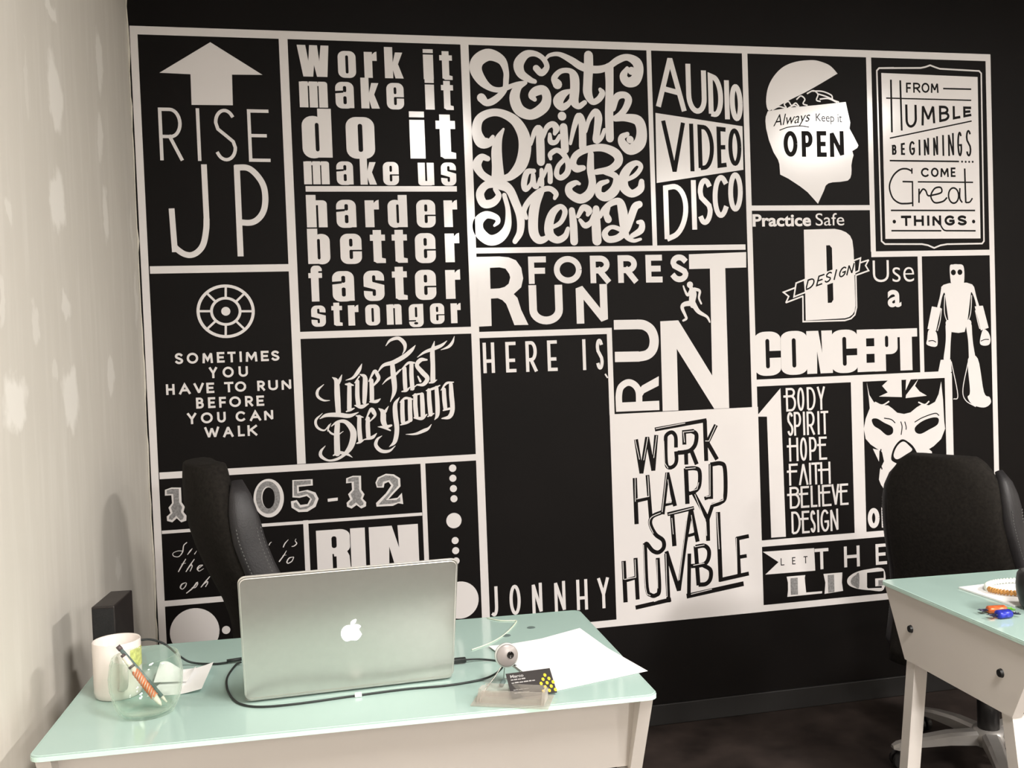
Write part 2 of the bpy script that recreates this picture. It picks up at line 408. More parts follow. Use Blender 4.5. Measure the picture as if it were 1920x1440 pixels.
# ------------------------------------------------------------------ lettering on the back wall
# Outlines are in half millimetres, measured on the wall from the lower left corner of the mural.
MURAL = """panel mural_grid|white vinyl grid of frame bars dividing the black wall into lettering panels|wall graphic
part grid_bars
R 1,4071 46,-2
R 1,4071 6147,4019
R 6105,4069 6148,0
R -7,48 6148,0
R 905,4036 960,1272
R 53,2573 916,2526
R 51,1269 2091,1226
R 2088,4046 2143,94
R 959,2132 2091,2086
R 2133,2662 4104,2624
R 3401,4055 3435,2656
R 4119,4065 4161,27
R 4146,2939 5108,2902
R 5102,4041 5143,2596
R 5105,2598 6109,2556
R 5489,2567 5524,1668
R 4144,1689 5750,1639
R 4911,1657 5008,478
R 4156,521 5762,474
R 5695,1673 5757,454
R 49,898 1708,877
R 1710,1238 1742,429
R 44,449 1731,412
R 927,900 960,461
R 2132,2095 3081,2053
R 3044,2087 3081,1487
panel rise_up_lettering|white arrow pointing up above thin letters reading RISE UP|wall graphic
part arrow
P 481,3984 794,3786 605,3783 602,3589 350,3587 352,3779 166,3784
part word
T 21 n RISE | 147 3567 3237 820 3565 3230 | 146 285 368 400 479 616 687 821
part word
S 35 408,3213 409,2858
q 37 409,2870 404,2802 384,2712 349,2662 305,2640 262,2648 225,2675 205,2697
S 35 200,2935 208,2660
S 37 609,3208 608,2627
q 38 596,3193 673,3192 726,3152 767,3084 778,3004 766,2924 730,2868 679,2842 602,2846
panel work_it_lettering|heavy white lower-case verse starting Work it make it, ending faster stronger|wall graphic
part word
I Work | 1016 3947 3782 1700 3954 3784 | 1016 1218 1274 1390 1444 1527 1577 1700
I it | 1833 3948 3783 2027 3948 3782 | 1833 1900 1942 2027
part word
I makeit | 1023 3749 3584 2027 3751 3583 | 1020 1200 1250 1369 1415 1535 1582 1696 1838 1899 1946 2027
part word
I doit | 1029 3525 3261 2031 3515 3258 | 1026 1216 1307 1493 1725 1825 1900 2031
part word
I makeus | 1032 3235 3088 2026 3230 3082 | 1027 1190 1236 1344 1389 1496 1538 1642 1770 1877 1924 2026
part rule
R 1034,3076 2027,3040
part word
I harder | 1035 2984 2809 2024 2981 2803 | 1033 1165 1224 1352 1410 1502 1559 1688 1749 1876 1933 2024
part word
I better | 1035 2762 2572 2030 2760 2568 | 1031 1174 1240 1379 1435 1534 1578 1679 1731 1868 1932 2030
part word
I faster | 1032 2518 2327 2027 2516 2323 | 1028 1115 1179 1320 1382 1517 1570 1669 1722 1862 1926 2027
part word
I stronger | 1037 2298 2165 2022 2292 2159 | 1036 1128 1166 1235 1273 1341 1385 1481 1525 1624 1672 1769 1814 1910 1954 2022
panel run_before_walk_lettering|spoked ring emblem over white capitals reading SOMETIMES YOU HAVE TO RUN|wall graphic
part emblem
O 501,2278 170,162 19
O 501,2278 88,84 17
S 14 504,2364 508,2443
S 14 497,2193 493,2113
S 14 414,2281 335,2283
S 14 588,2276 669,2274
S 14 442,2340 389,2397
S 14 565,2337 624,2392
S 14 437,2219 378,2165
S 14 559,2216 614,2158
D 501,2278 28
part word
T 14 n SOMETIMES | 178 2021 1951 822 2016 1950 | 177 227 249 319 344 408 433 480 499 549 572 588 611 683 706 755 771 822
part word
T 14 n YOU | 381 1924 1853 621 1922 1855 | 381 431 464 533 563 621
part word
T 14 n HAVETORUN | 115 1826 1758 889 1825 1760 | 115 167 193 263 283 345 360 408 470 527 536 606 675 723 744 805 828 889
part word
T 14 n BEFORE | 293 1733 1663 714 1729 1662 | 293 340 366 411 434 477 497 569 595 644 666 714
part word
T 14 n YOUCAN | 235 1637 1566 767 1632 1568 | 235 291 318 391 418 471 532 594 620 690 710 767
part word
T 14 n WALK | 336 1542 1471 662 1541 1472 | 336 427 450 514 542 584 602 662
panel eat_drink_lettering|white swash script reading Eat Drink and Be Merry with curled flourishes|wall graphic
part word
Q 2218,3667,62 2254,3635,47 2312,3658,47 2377,3721,37 2392,3792,39 2393,3853,41 2364,3924,62 2281,3957,80 2207,3920,84 2186,3858,84 2223,3783,68 2283,3734,41 2346,3723,35 2409,3744,33 2474,3769,25 2527,3777,23
Q 2605,3874,47 2641,3844,46 2680,3886,38 2655,3942,36 2598,3973,38 2534,3964,54 2484,3902,71 2497,3836,62 2559,3796,42 2591,3785,31
Q 2586,3664,31 2566,3689,48 2599,3720,63 2652,3727,63 2672,3676,63 2648,3613,73 2561,3561,69 2478,3590,77 2447,3671,73 2473,3743,52 2527,3775,25
Q 2676,3943,19 2704,3966,25 2769,3974,32 2853,3937,47 2917,3898,53 2981,3879,53 3058,3879,51 3125,3903,43 3192,3947,49 3259,3967,47 3325,3935,69 3339,3877,71 3309,3809,76 3253,3797,67 3227,3838,56 3256,3891,28
D 3287,3874 28
Q 2750,3770,67 2730,3811,44 2775,3858,36 2840,3863,38 2871,3824,64 2873,3742,66 2865,3659,64 2896,3623,42 2941,3650,32
Q 2846,3731,21 2791,3704,53 2752,3656,74 2777,3616,53 2821,3637,38 2850,3679,25
Q 2979,3972,64 2976,3889,66 2967,3785,64 2965,3712,64 2995,3656,43 3040,3672,43 3069,3715,43 3055,3740,28
Q 3124,3893,64 3124,3789,58 3119,3684,58 3113,3559,60 3113,3407,58
Q 3142,3612,43 3172,3691,49 3228,3707,47 3258,3676,52 3236,3618,47 3201,3576,43 3156,3544,39
Q 3156,3544,43 3234,3550,52 3322,3531,72 3347,3457,76 3328,3373,85 3259,3330,74 3205,3372,60 3201,3414,47 3241,3437,32
D 3260,3399 26
Q 2287,3409,25 2265,3373,56 2207,3372,82 2177,3443,68 2197,3524,58 2267,3566,52 2350,3567,54 2443,3518,69 2498,3426,83 2505,3324,88 2474,3221,83 2408,3149,58 2355,3128,42
Q 2362,3461,15 2325,3394,52 2309,3312,72 2311,3210,77 2312,3118,93
part word
Q 2548,3360,23 2578,3443,36 2611,3464,52 2615,3366,59 2614,3242,57
Q 2635,3407,27 2665,3475,36 2708,3498,42 2731,3470,49 2719,3434,27
Q 2684,3429,25 2688,3379,38 2725,3377,32 2754,3419,27
Q 2783,3479,55 2786,3409,55 2788,3326,55
D 2775,3554 30
Q 2828,3368,23 2859,3482,36 2894,3556,47 2916,3514,53 2917,3421,53 2915,3346,53
Q 2939,3452,26 2969,3536,32 3015,3589,43 3035,3547,56 3021,3453,49 3013,3391,47 3052,3412,32 3076,3464,26
Q 2245,3261,37 2203,3270,47 2170,3219,62 2199,3159,51 2260,3118,52 2312,3103,62
Q 2301,3098,62 2227,3082,52 2184,3026,56 2207,2960,58 2270,2965,52 2311,3011,41 2289,3057,31
Q 2312,3098,83 2384,3057,62 2423,2975,58 2456,2872,56 2452,2769,48 2413,2702,35
part word
Q 2563,3180,31 2515,3170,40 2491,3098,42 2500,3054,36 2542,3093,27 2557,3160,27 2560,3088,36 2581,3072,27 2604,3129,21
Q 2617,3186,29 2615,3088,36
Q 2623,3129,19 2666,3217,32 2677,3170,36 2675,3108,36
Q 2786,3264,32 2736,3212,32 2723,3155,38 2754,3134,38 2799,3171,42 2807,3233,42 2776,3295,40 2729,3321,36 2683,3294,34 2684,3263,23
part word
Q 2972,3297,43 2966,3192,53 2976,3098,53 2951,3025,64 2885,2989,64 2815,3025,59 2809,3072,49 2856,3100,36 2883,3093,21
Q 2914,3202,38 2865,3197,53 2841,3233,49 2868,3291,47 2951,3330,47 3061,3341,54 3153,3303,65 3170,3246,60 3111,3195,49 3006,3174,39
Q 3066,3177,39 3148,3141,47 3139,3057,69 3071,3004,64 3019,3025,51 3028,3086,43 3086,3111,28
Q 3196,3109,26 3287,3151,33 3333,3210,35 3301,3238,37 3244,3204,58 3203,3135,69 3206,3067,69 3260,3025,54 3323,3057,54 3335,3109,39
part word
Q 2351,3016,31 2373,2913,35 2364,2800,52 2308,2729,69 2234,2714,72 2169,2771,74 2166,2838,68 2220,2883,52 2287,2867,41 2300,2837,33 2275,2811,17
Q 2498,2861,27 2484,2913,38 2529,2985,38 2606,3046,38 2671,3059,38 2713,3026,38 2703,2994,25
Q 2611,3041,42 2565,2953,67 2546,2850,69 2548,2757,67 2583,2710,55 2637,2725,38 2672,2787,27
Q 2661,2787,25 2738,2828,32 2773,2901,38 2742,2937,36 2687,2896,53 2657,2819,63 2660,2746,63 2712,2709,49 2767,2734,42 2790,2786,28
Q 2822,2911,43 2830,2817,53 2831,2697,55
Q 2864,2869,28 2904,2929,43 2945,2910,49 2935,2881,28
Q 2879,2843,26 2913,2806,41 2955,2827,36 2977,2879,28
Q 2997,2921,47 2993,2816,64 2995,2701,67
Q 3022,2868,32 3057,2920,37 3114,2962,43 3169,2967,54 3189,2899,69 3197,2804,65 3211,2730,43 3260,2698,28 3314,2708,20
Q 3082,2847,52 3069,2884,43 3085,2931,32
Q 3313,2951,48 3279,2930,54 3243,2846,54 3207,2772,54 3150,2720,48 3077,2710,47 3054,2753,43 3097,2792,30 3152,2783,32 3217,2740,28
Q 3250,2730,33 3318,2771,48 3326,2822,39 3298,2826,26
panel audio_video_disco_lettering|fanned capitals reading AUDIO VIDEO DISCO with a white band behind VIDEO|wall graphic
part word
T 37 n AUDIO | 3463 4026 3633 4114 3781 3532 | 3463 3682 3687 3840 3853 3965 3975 4013 4016 4114
part band
P 3453,3587 4107,3503 4105,3194 3446,3099
-T 31 n VIDEO | 3496 3536 3154 4096 3482 3228 | 3496 3668 3701 3732 3763 3884 3907 3977 3994 4094
part word
T 37 n DISCO | 3492 3080 2680 4095 3185 2920 | 3492 3676 3699 3741 3750 3860 3863 3985 3983 4095
panel open_head_graphic|white profile head with lifted skull lid reading Always Keep it OPEN|wall graphic
part skull_lid
C 4311,3619 4296,3680 4312,3775 4359,3860 4436,3931 4537,3971 4654,3986 4725,3980 4807,3951 4865,3896 4855,3888 4636,3769 4470,3691 4352,3632
part face
P 4290,3574 4307,3613 4468,3640 4716,3666 4928,3691 4941,3627 4960,3541 4952,3498 4984,3444 5022,3375 5011,3356 4971,3334 4980,3304 4969,3271 4960,3228 4961,3196 4958,3163 4949,3136 4927,3118 4866,3109 4806,3106 4771,3098 4749,3082 4733,3044 4683,2950 4603,3034 4545,3076 4453,3132 4390,3161 4386,3236 4376,3268 4343,3320 4310,3405 4290,3489 4286,3542
-F 0 0.3 Always | 4346 3587 3505 4640 3620 3547
-F 0 0 Keep_it | 4684 3603 3548 4894 3605 3542
-q 7 4394,3478 4464,3501 4558,3511 4628,3504
-T 33 n OPEN | 4423 3473 3289 4904 3479 3290 | 4423 4533 4566 4654 4686 4764 4791 4904
part brain
q 10 4340,3622 4393,3647 4451,3638 4437,3666 4470,3685 4495,3657 4528,3675 4553,3650
q 10 4468,3638 4516,3658 4545,3646
q 10 4534,3700 4570,3727 4601,3704 4586,3672 4621,3660
q 10 4618,3744 4671,3767 4706,3741 4693,3700 4726,3690
q 10 4660,3764 4742,3763 4813,3737 4824,3705 4873,3688
q 10 4700,3746 4765,3729 4814,3711
q 10 4719,3707 4788,3712 4859,3685
panel humble_beginnings_lettering|white label in a scalloped outline reading FROM HUMBLE BEGINNINGS COME Great THINGS|wall graphic
part outline
S 12 5206,3943 5550,3953 5590,3961 5631,3975 5675,3961 5712,3951 6047,3943 6065,3926 6058,2663 6041,2645 5741,2644 5684,2636 5630,2617 5578,2638 5528,2647 5219,2651 5192,2673 5187,3924 5206,3943 5328,3948
part label
P 5223,3908 6033,3898 6029,2684 5224,2689
-T 13 n FROM | 5425 3842 3768 5698 3846 3772 | 5425 5467 5484 5544 5554 5621 5632 5697
-S 12 5736,3805 5976,3805
-S 10 5258,3725 5974,3722
-S 15 5301,3861 5299,3474
-S 15 5378,3858 5381,3488
-T 19 n UMBLE | 5414 3681 3502 5972 3675 3604 | 5414 5510 5547 5663 5697 5785 5813 5878 5903 5972
-S 10 5280,3431 5974,3567
-T 15 n BEGINNINGS | 5296 3380 3309 5966 3504 3301 | 5296 5334 5370 5404 5439 5487 5516 5536 5562 5607 5641 5683 5716 5736 5767 5818 5846 5887 5920 5966
-S 12 5275,3266 5858,3263
-D 5884,3262 8
-D 5915,3261 8
-D 5945,3261 8
-D 5975,3261 8
-T 14 n COME | 5533 3214 3145 5826 3218 3147 | 5533 5602 5617 5682 5697 5768 5785 5826
-q 13 5458,3189 5413,3206 5357,3199 5300,3153 5268,3077 5290,2995 5344,2954 5400,2949 5459,2953
-S 12 5458,3211 5457,3170
-S 12 5377,3112 5460,3110 5458,2928
-S 11 5505,3110 5975,3107
-S 13 5514,3060 5511,2954
-q 13 5513,3016 5545,3055 5570,3044 5587,3009 5625,3011 5701,3031 5696,3068 5645,3060 5612,3005 5642,2956 5712,2964 5750,2994
-O 5805,3008 43,57 13
-q 13 5860,3064 5858,2988 5878,2955
-S 14 5905,3211 5908,2953
-q 12 5908,2955 5942,2959 5966,2988
-S 12 5275,2899 5987,2895
-T 19 n THINGS | 5357 2860 2783 5913 2859 2783 | 5357 5443 5464 5548 5575 5596 5620 5695 5723 5809 5834 5913
-D 5301,2816 14
-D 5972,2812 14
-S 12 5275,2749 5694,2745
-q 12 5677,2823 5694,2778 5716,2751 5744,2744
-S 12 5738,2745 5988,2742
panel forrest_run_lettering|large white capitals RUN FORREST RUN with a small running figure|wall graphic
part letter
P 2141,2601 2301,2602 2364,2595 2415,2574 2450,2523 2461,2451 2445,2390 2391,2345 2416,2319 2439,2237 2486,2133 2388,2134 2355,2229 2336,2280 2311,2306 2280,2320 2232,2318 2230,2133 2142,2131
-P 2233,2526 2299,2528 2340,2519 2365,2483 2371,2458 2359,2417 2330,2395 2293,2386 2231,2384
part word
T 41 n FORREST | 2501 2598 2412 3661 2597 2401 | 2500 2625 2679 2878 2939 3080 3140 3280 3344 3467 3528 3661
-R 3665,2618 3667,2385
part word
T 54 n UN | 2496 2403 2133 3056 2400 2129 | 2496 2734 2830 3056
part letter
P 3670,2597 4108,2607 4105,2497 3943,2495 3942,1494 3827,1494 3557,1932 3555,1496 3437,1496 3440,2130 3575,2133 3819,1732 3826,2494 3669,2493
part letter
S 67 3097,2115 3270,2113
q 68 3265,2114 3320,2106 3369,2070 3390,2006 3378,1938 3335,1898 3268,1886
S 72 3274,1888 3097,1891
part letter
P 3092,1571 3413,1571 3413,1505 3093,1508
q 47 3116,1554 3117,1622 3134,1679 3185,1709 3234,1691 3263,1642 3264,1552
P 3243,1627 3289,1683 3416,1744 3413,1677 3304,1630 3269,1584
part running_figure
D 3671,2382 23
Q 3679,2359,29 3692,2321,53 3684,2268,48 3687,2236,40
Q 3675,2343,20 3652,2309,20 3631,2344,15 3621,2374,11
Q 3704,2351,24 3743,2336,20 3736,2288,15 3752,2247,13
Q 3684,2252,40 3627,2246,33 3607,2222,26 3628,2169,20 3636,2144,18 3612,2130,15
Q 3689,2252,40 3727,2193,31 3783,2159,20 3800,2143,18 3813,2114,11
part tick
q 11 3022,1776 3029,1764 3040,1747
panel live_fast_lettering|white blackletter script reading Live Fast Die Young, slanting up to the right|wall graphic
part word
Q 1097,1784,3 1057,1747,17 1055,1708,18 1090,1680,13 1131,1677,3
Q 1154,1828,4 1179,1801,29 1181,1709,37 1183,1587,33
Q 1216,1842,4 1202,1810,20 1191,1787,20
Q 1062,1560,4 1105,1581,23 1182,1580,30 1253,1570,26 1313,1590,5
Q 1080,1595,3 1036,1551,16 1044,1505,16 1088,1483,10 1122,1520,4
Q 1262,1777,26 1259,1705,29 1255,1613,29
Q 1237,1779,9 1262,1777,20 1288,1770,7
Q 1235,1599,8 1262,1609,17 1287,1618,7
Q 1240,1805,3 1290,1822,17 1328,1867,24 1349,1909,4
Q 1315,1795,26 1311,1703,29 1315,1643,29
Q 1335,1840,7 1365,1819,29 1362,1740,32 1355,1654,26
Q 1292,1637,7 1334,1626,26 1381,1643,7
Q 1298,1786,7 1329,1827,9
Q 1407,1798,26 1407,1732,29 1405,1669,29
Q 1390,1792,7 1429,1857,20 1448,1833,26 1453,1803,22 1415,1758,9
Q 1391,1656,9 1434,1657,22 1461,1673,5
part word
Q 1511,2023,4 1542,2058,17 1596,2070,23 1634,2035,27 1636,1995,16 1618,1962,3
Q 1448,1846,3 1490,1894,20 1556,1911,29 1631,1949,29 1679,1987,24 1707,2019,4
Q 1549,1898,29 1553,1825,35 1556,1725,29 1526,1650,3
Q 1478,1768,3 1512,1800,13 1560,1825,16 1601,1860,11
Q 1628,1869,27 1628,1782,29 1629,1729,27
Q 1676,1894,27 1673,1820,29 1676,1733,29
Q 1608,1863,5 1656,1904,16 1696,1903,11
Q 1605,1715,7 1635,1720,16 1659,1741,7
Q 1665,1724,8 1703,1752,7
Q 1780,1920,11 1740,1921,27 1712,1886,27 1747,1837,32 1779,1796,30 1751,1757,24 1707,1755,9
Q 1716,1812,9 1731,1778,16
Q 1836,2042,4 1820,1975,30 1819,1881,31 1815,1781,34
Q 1717,1939,3 1766,1971,17 1827,1992,24 1882,2013,20 1920,2042,4
Q 1877,1983,3 1929,2002,18 1957,2031,18 1972,2071,3
Q 1791,1765,9 1818,1771,17 1842,1783,5
part word
Q 1174,1521,33 1167,1446,37 1165,1327,39
Q 1134,1507,5 1174,1534,16 1226,1532,26 1269,1480,39 1274,1427,42 1251,1362,37 1204,1312,20 1157,1288,17 1105,1284,13 1061,1313,22 1060,1346,18 1090,1381,3
Q 1139,1315,8 1179,1331,20 1230,1317,16 1262,1295,3
Q 1111,1488,5 1132,1461,13 1171,1449,10 1210,1470,3
Q 1132,1527,3 1114,1495,10 1110,1475,5
Q 1318,1560,26 1315,1484,29 1319,1404,29
Q 1298,1568,7 1318,1563,17 1344,1556,5
Q 1295,1386,8 1318,1394,16 1346,1410,5
Q 1374,1547,26 1371,1494,29 1372,1425,29
Q 1358,1538,5 1396,1606,20 1414,1585,28 1420,1562,16 1386,1527,7
Q 1348,1409,8 1398,1420,22 1427,1445,5
part word
Q 1448,1610,5 1474,1582,33 1475,1522,36 1493,1488,24 1526,1493,13
Q 1512,1621,4 1490,1588,20
Q 1587,1677,4 1558,1632,27 1556,1558,33 1562,1465,31 1545,1385,27 1507,1351,3
Q 1437,1488,3 1473,1483,17 1518,1460,9
Q 1547,1355,3 1506,1324,17 1453,1327,24 1419,1366,24 1430,1405,17 1461,1427,3
Q 1606,1649,27 1603,1583,29 1604,1513,29
Q 1656,1661,27 1654,1594,29 1654,1523,29
Q 1589,1644,5 1627,1670,17 1673,1661,9
Q 1588,1493,8 1633,1508,19 1666,1523,7
Q 1694,1686,27 1691,1619,29 1695,1545,29
Q 1738,1690,27 1739,1623,30 1739,1546,30
Q 1677,1685,8 1708,1692,13 1741,1697,7
Q 1681,1536,11 1731,1530,23 1766,1555,7
Q 1786,1715,27 1786,1641,30 1791,1554,30
Q 1837,1730,26 1840,1639,30 1837,1551,27 1816,1515,3
Q 1769,1714,8 1817,1726,17 1861,1745,7
Q 1772,1540,8 1813,1558,8
Q 1887,1717,27 1888,1650,30 1892,1589,27
Q 1936,1749,26 1937,1675,32 1940,1580,31 1917,1531,27 1866,1522,7
Q 1867,1712,5 1906,1757,16 1954,1763,7
Q 1878,1576,9 1920,1586,16
part swash
Q 1620,1428,3 1684,1428,15 1745,1448,23 1772,1460,16 1794,1486,3
panel here_is_lettering|narrow white capitals reading HERE IS at the top of a blank black panel|wall graphic
part word
T 23 d HEREIS | 2163 2021 1815 3014 2022 1807 | 2162 2242 2319 2391 2459 2538 2612 2682 2861 2889 2960 3014
panel jonnhy_lettering|narrow white capitals reading JONNHY just above the left desk|wall graphic
part word
T 22 d JONNHY | 2148 357 152 2998 351 135 | 2148 2203 2284 2362 2443 2515 2602 2681 2761 2841 2915 2998
panel practice_safe_design_lettering|white Practice Safe DESIGN Use a CONCEPT lettering with a ribbon across a big letter D|wall graphic
part word
F 0.03 0 Practice | 4165 2877 2792 4624 2878 2792
F 0 0 Safe | 4661 2881 2792 4891 2882 2792
part word
F -0.010 0 Use | 5114 2531 2371 5456 2533 2368
F 0.025 0 a | 5231 2312 2191 5344 2309 2190
part letter
P 4565,2763 4812,2767 4863,2757 4903,2741 4935,2716 4953,2681 4961,2607 4965,2200 4957,2161 4937,2136 4911,2120 4875,2111 4561,2104
-P 4740,2647 4768,2648 4786,2628 4787,2250 4771,2228 4741,2227
P 4559,2400 4969,2526 4971,2429 4562,2306
-T 11 i DESIGN | 4572 2400 2321 4956 2516 2439 | 4573 4639 4660 4711 4726 4777 4798 4818 4839 4895 4906 4957
S 11 4543,2284 4540,2096 4875,2095 4926,2108 4958,2135 4974,2190 4974,2422
S 11 4489,2376 4559,2400 4565,2309 4472,2278 4493,2380
S 11 4488,2345 4390,2313 4431,2282 4407,2237 4546,2282
S 11 4959,2533 5016,2551 5000,2458 4967,2444
S 11 5015,2517 5082,2536 5056,2495 5080,2457 4971,2424
part word
I CONCEPT | 4151 2030 1717 5467 2020 1708 | 4151 4356 4357 4566 4562 4768 4761 4973 4969 5114 5111 5304 5241 5470
panel body_spirit_lettering|large white numeral 1 beside BODY SPIRIT HOPE FAITH BELIEVE DESIGN|wall graphic
part numeral
P 4345,1619 4356,534 4240,536 4233,1418 4150,1422
part word
T 16 e BODY | 4386 1618 1447 4699 1617 1447 | 4386 4466 4476 4532 4552 4622 4635 4699
part word
T 16 e SPIRIT | 4393 1442 1269 4721 1437 1266 | 4391 4439 4444 4502 4515 4535 4546 4610 4630 4651 4659 4721
part word
T 16 e HOPE | 4397 1254 1082 4703 1249 1079 | 4400 4474 4487 4543 4560 4621 4639 4703
part word
T 16 e FAITH | 4392 1065 906 4727 1062 899 | 4394 4465 4472 4547 4552 4573 4575 4643 4645 4727
part word
T 16 e BELIEVE | 4391 895 736 4865 893 734 | 4394 4476 4482 4550 4562 4614 4619 4641 4653 4728 4731 4794 4799 4867
part word
T 16 e DESIGN | 4405 714 548 4780 711 548 | 4403 4476 4486 4547 4554 4596 4606 4628 4636 4704 4715 4780
panel wrestling_mask_graphic|white wrestling mask with dark slanted eyes above the right chair|wall graphic
part mask
P 5041,1633 5061,1537 5096,1483 5146,1458 5213,1454 5247,1430 5288,1395 5344,1383 5399,1392 5452,1428 5495,1449 5555,1438 5608,1462 5640,1519 5664,1613 5677,1471 5682,1317 5689,1255 5653,1179 5590,1129 5547,1108 5572,1088 5571,1030 5336,936 5166,825 5138,865 5122,904 5133,979 5168,1038 5153,1108 5117,1132 5062,1169 5021,1214 5007,1290 5026,1365 5061,1439 5055,1515
-C 5076,1355 5118,1360 5176,1327 5243,1290 5245,1244 5199,1231 5141,1276 5091,1309
-C 5436,1280 5500,1323 5587,1345 5634,1335 5624,1289 5550,1254 5481,1227 5438,1242
-C 5228,1065 5256,1140 5317,1193 5376,1171 5430,1115 5458,1021 5320,1006 5244,1031
C 5249,1079 5281,1146 5334,1177 5384,1140 5405,1109 5357,1081 5279,1047
-q 8 5315,1328 5325,1289 5316,1228
-q 8 5349,1326 5359,1287 5358,1264
-q 8 5177,1360 5236,1347 5269,1319
-q 8 5431,1317 5501,1349 5605,1375 5640,1357
-q 10 5145,1131 5134,1040 5150,978
P 5167,1601 5227,1648 5329,1647 5330,1510 5139,1523 5213,1550
P 5368,1638 5409,1642 5362,1559
P 5471,1640 5442,1589 5480,1545 5540,1511 5361,1501 5365,1524
q 11 5104,1482 5163,1458 5223,1483
q 11 5466,1466 5521,1445 5559,1469
P 5078,1138 5133,1124 5126,1038
part word
T 35 n OI | 5022 694 545 5174 696 543 | 5022 5119 5133 5174
panel robot_graphic|white jointed robot figure with round eyes in the panel at far right|wall graphic
part robot
C 5760,2478 5790,2491 5825,2492 5877,2476 5880,2365 5857,2347 5778,2349 5763,2375
-D 5789,2431 21
-D 5845,2432 21
P 5682,2323 5703,2340 5752,2351 5901,2352 5948,2338 5965,2317 5957,2286 5936,2276 5902,2064 5874,1980 5821,1974 5764,1982 5738,2066 5712,2277 5688,2292
Q 5699,2307,36 5680,2254,20 5657,2175,23
P 5600,2180 5678,2166 5630,1995 5558,2013
C 5570,2005 5630,1988 5642,1903 5618,1876 5550,1895 5554,1937
-q 7 5564,1921 5602,1923 5628,1910
Q 5949,2307,36 5973,2240,20 5993,2173,23
P 5966,2171 6037,2175 6083,2005 6015,1987
C 6033,1991 6077,1974 6097,1919 6083,1877 6030,1872 6004,1899
-q 7 6013,1906 6049,1917 6084,1916
q 7 5710,2261 5706,2131 5731,2054
q 7 5942,2256 5930,2125 5902,2049
q 7 5681,2162 5667,2071 5642,1995
q 7 5971,2140 5990,2054 6006,1999
D 5736,2051 23
D 5911,2049 23
Q 5740,2030,56 5732,1915,43 5717,1785,56
Q 5912,2025,50 5923,1909,40 5934,1785,56
P 5664,1776 5751,1776 5756,1681 5641,1685
C 5898,1771 5983,1774 6030,1517 6079,1476 6087,1429 6027,1399 5930,1426 5888,1485 5910,1530
q 7 5754,1761 5804,1504 5765,1475
q 7 5898,1748 5849,1549 5870,1462 5957,1409
panel work_hard_lettering|tall white panel with interlocked black letters reading WORK HARD STAY HUMBLE|wall graphic
part panel_field
R 3045,1492 4165,0
-S 28 3374,1369 3766,1416
-S 31 3752,1416 3754,1124
-S 30 3232,1307 3264,1066 3315,1318 3353,1080 3383,1330
-S 31 3755,1236 3837,1378
-S 31 3769,1251 3837,1130
-q 28 3528,1233 3527,1312 3500,1343 3461,1326 3452,1284 3451,1127 3475,1093 3512,1107 3529,1143 3527,1206
-S 28 3578,1339 3668,1344
-q 31 3646,1346 3684,1319 3676,1251 3641,1210 3596,1197 3540,1195
-S 30 3592,1340 3592,1250
-S 30 3602,1213 3602,1107
-S 31 3641,1210 3681,1104
-S 32 3214,1036 3216,709
-S 28 3308,1051 3323,745
-S 26 3219,873 3319,888
-S 30 3412,765 3457,1058 3507,817
-S 24 3422,831 3506,843
-S 33 3598,1081 3601,826
-q 30 3592,1078 3671,1076 3701,1048 3695,953 3660,913 3609,900
-S 31 3648,903 3751,709 3750,550
-S 31 3787,1101 3782,849
-S 26 3731,855 3788,870
-q 31 3784,1096 3864,1100 3895,1057 3891,865 3855,820 3786,803
-S 29 3792,806 3751,704
-q 30 3409,781 3336,755 3318,704 3354,627 3408,581 3412,528 3372,497 3328,513 3288,564 3274,554
-S 28 3448,763 3650,794
-S 33 3483,760 3493,532
-S 31 3575,552 3627,787 3670,550
-S 22 3599,598 3661,610
-S 32 3112,457 3116,163
-S 30 3200,471 3206,175
-S 26 3112,315 3206,334
-q 30 3273,570 3277,254 3306,198 3345,195 3369,235 3365,458
-S 30 3430,484 3435,134
-S 30 3431,500 3516,212 3602,704
-S 28 3604,470 3590,163
-S 31 3653,520 3666,236
-q 31 3652,514 3720,517 3753,480 3745,416 3705,382 3614,379
-q 31 3705,379 3760,340 3758,276 3723,242 3666,241
-S 33 3832,752 3837,248
-S 29 3826,260 4057,289
-S 31 3975,559 3981,279
-S 29 3967,549 4065,561
-S 27 3980,414 4044,419
-S 30 3188,119 3455,153
-S 35 3573,166 4014,219
S 5 3381,1374 3603,1403
S 5 3225,1305 3253,1164
S 5 3320,1318 3284,1157
S 5 3386,1325 3359,1169
S 5 3438,1285 3440,1127 3464,1089
S 5 3593,1266 3587,1340 3668,1344
S 5 3750,1268 3779,1266 3836,1375
S 5 3216,1036 3212,869
S 5 3311,1046 3314,899 3220,887
S 5 3452,1058 3409,781
S 5 3459,1010 3478,845 3439,843
S 5 3594,1078 3671,1080
S 5 3620,915 3677,927 3692,974
S 5 3659,891 3737,684 3740,588
S 5 3782,1096 3775,871 3743,867
S 6 3872,1005 3873,835 3775,809
q 5 3398,777 3327,750 3310,704 3338,634
S 5 3456,762 3645,795
S 5 3480,734 3487,617
S 5 3628,745 3642,622 3605,617
S 5 3598,747 3521,286
S 5 3106,452 3107,326
S 5 3196,461 3197,334 3113,326
q 5 3263,560 3269,244 3301,193
S 5 3359,447 3358,241
S 5 3427,484 3426,177 3327,149
S 5 3647,515 3721,523
S 5 3631,383 3716,392
S 6 3824,747 3833,484
S 6 3967,554 3965,296 3855,284
S 5 3607,177 3767,200
panel let_the_light_lettering|white flag reading LET beside THE above striped letters LIG, left of the right desk|wall graphic
part flag
P 4170,438 4579,433 4583,266 4185,270 4292,353
-T 7 n LET | 4309 380 326 4524 379 326 | 4309 4338 4400 4427 4492 4524
part word
T 24 n THE | 4582 427 273 5172 423 266 | 4582 4693 4819 4947 5079 5172
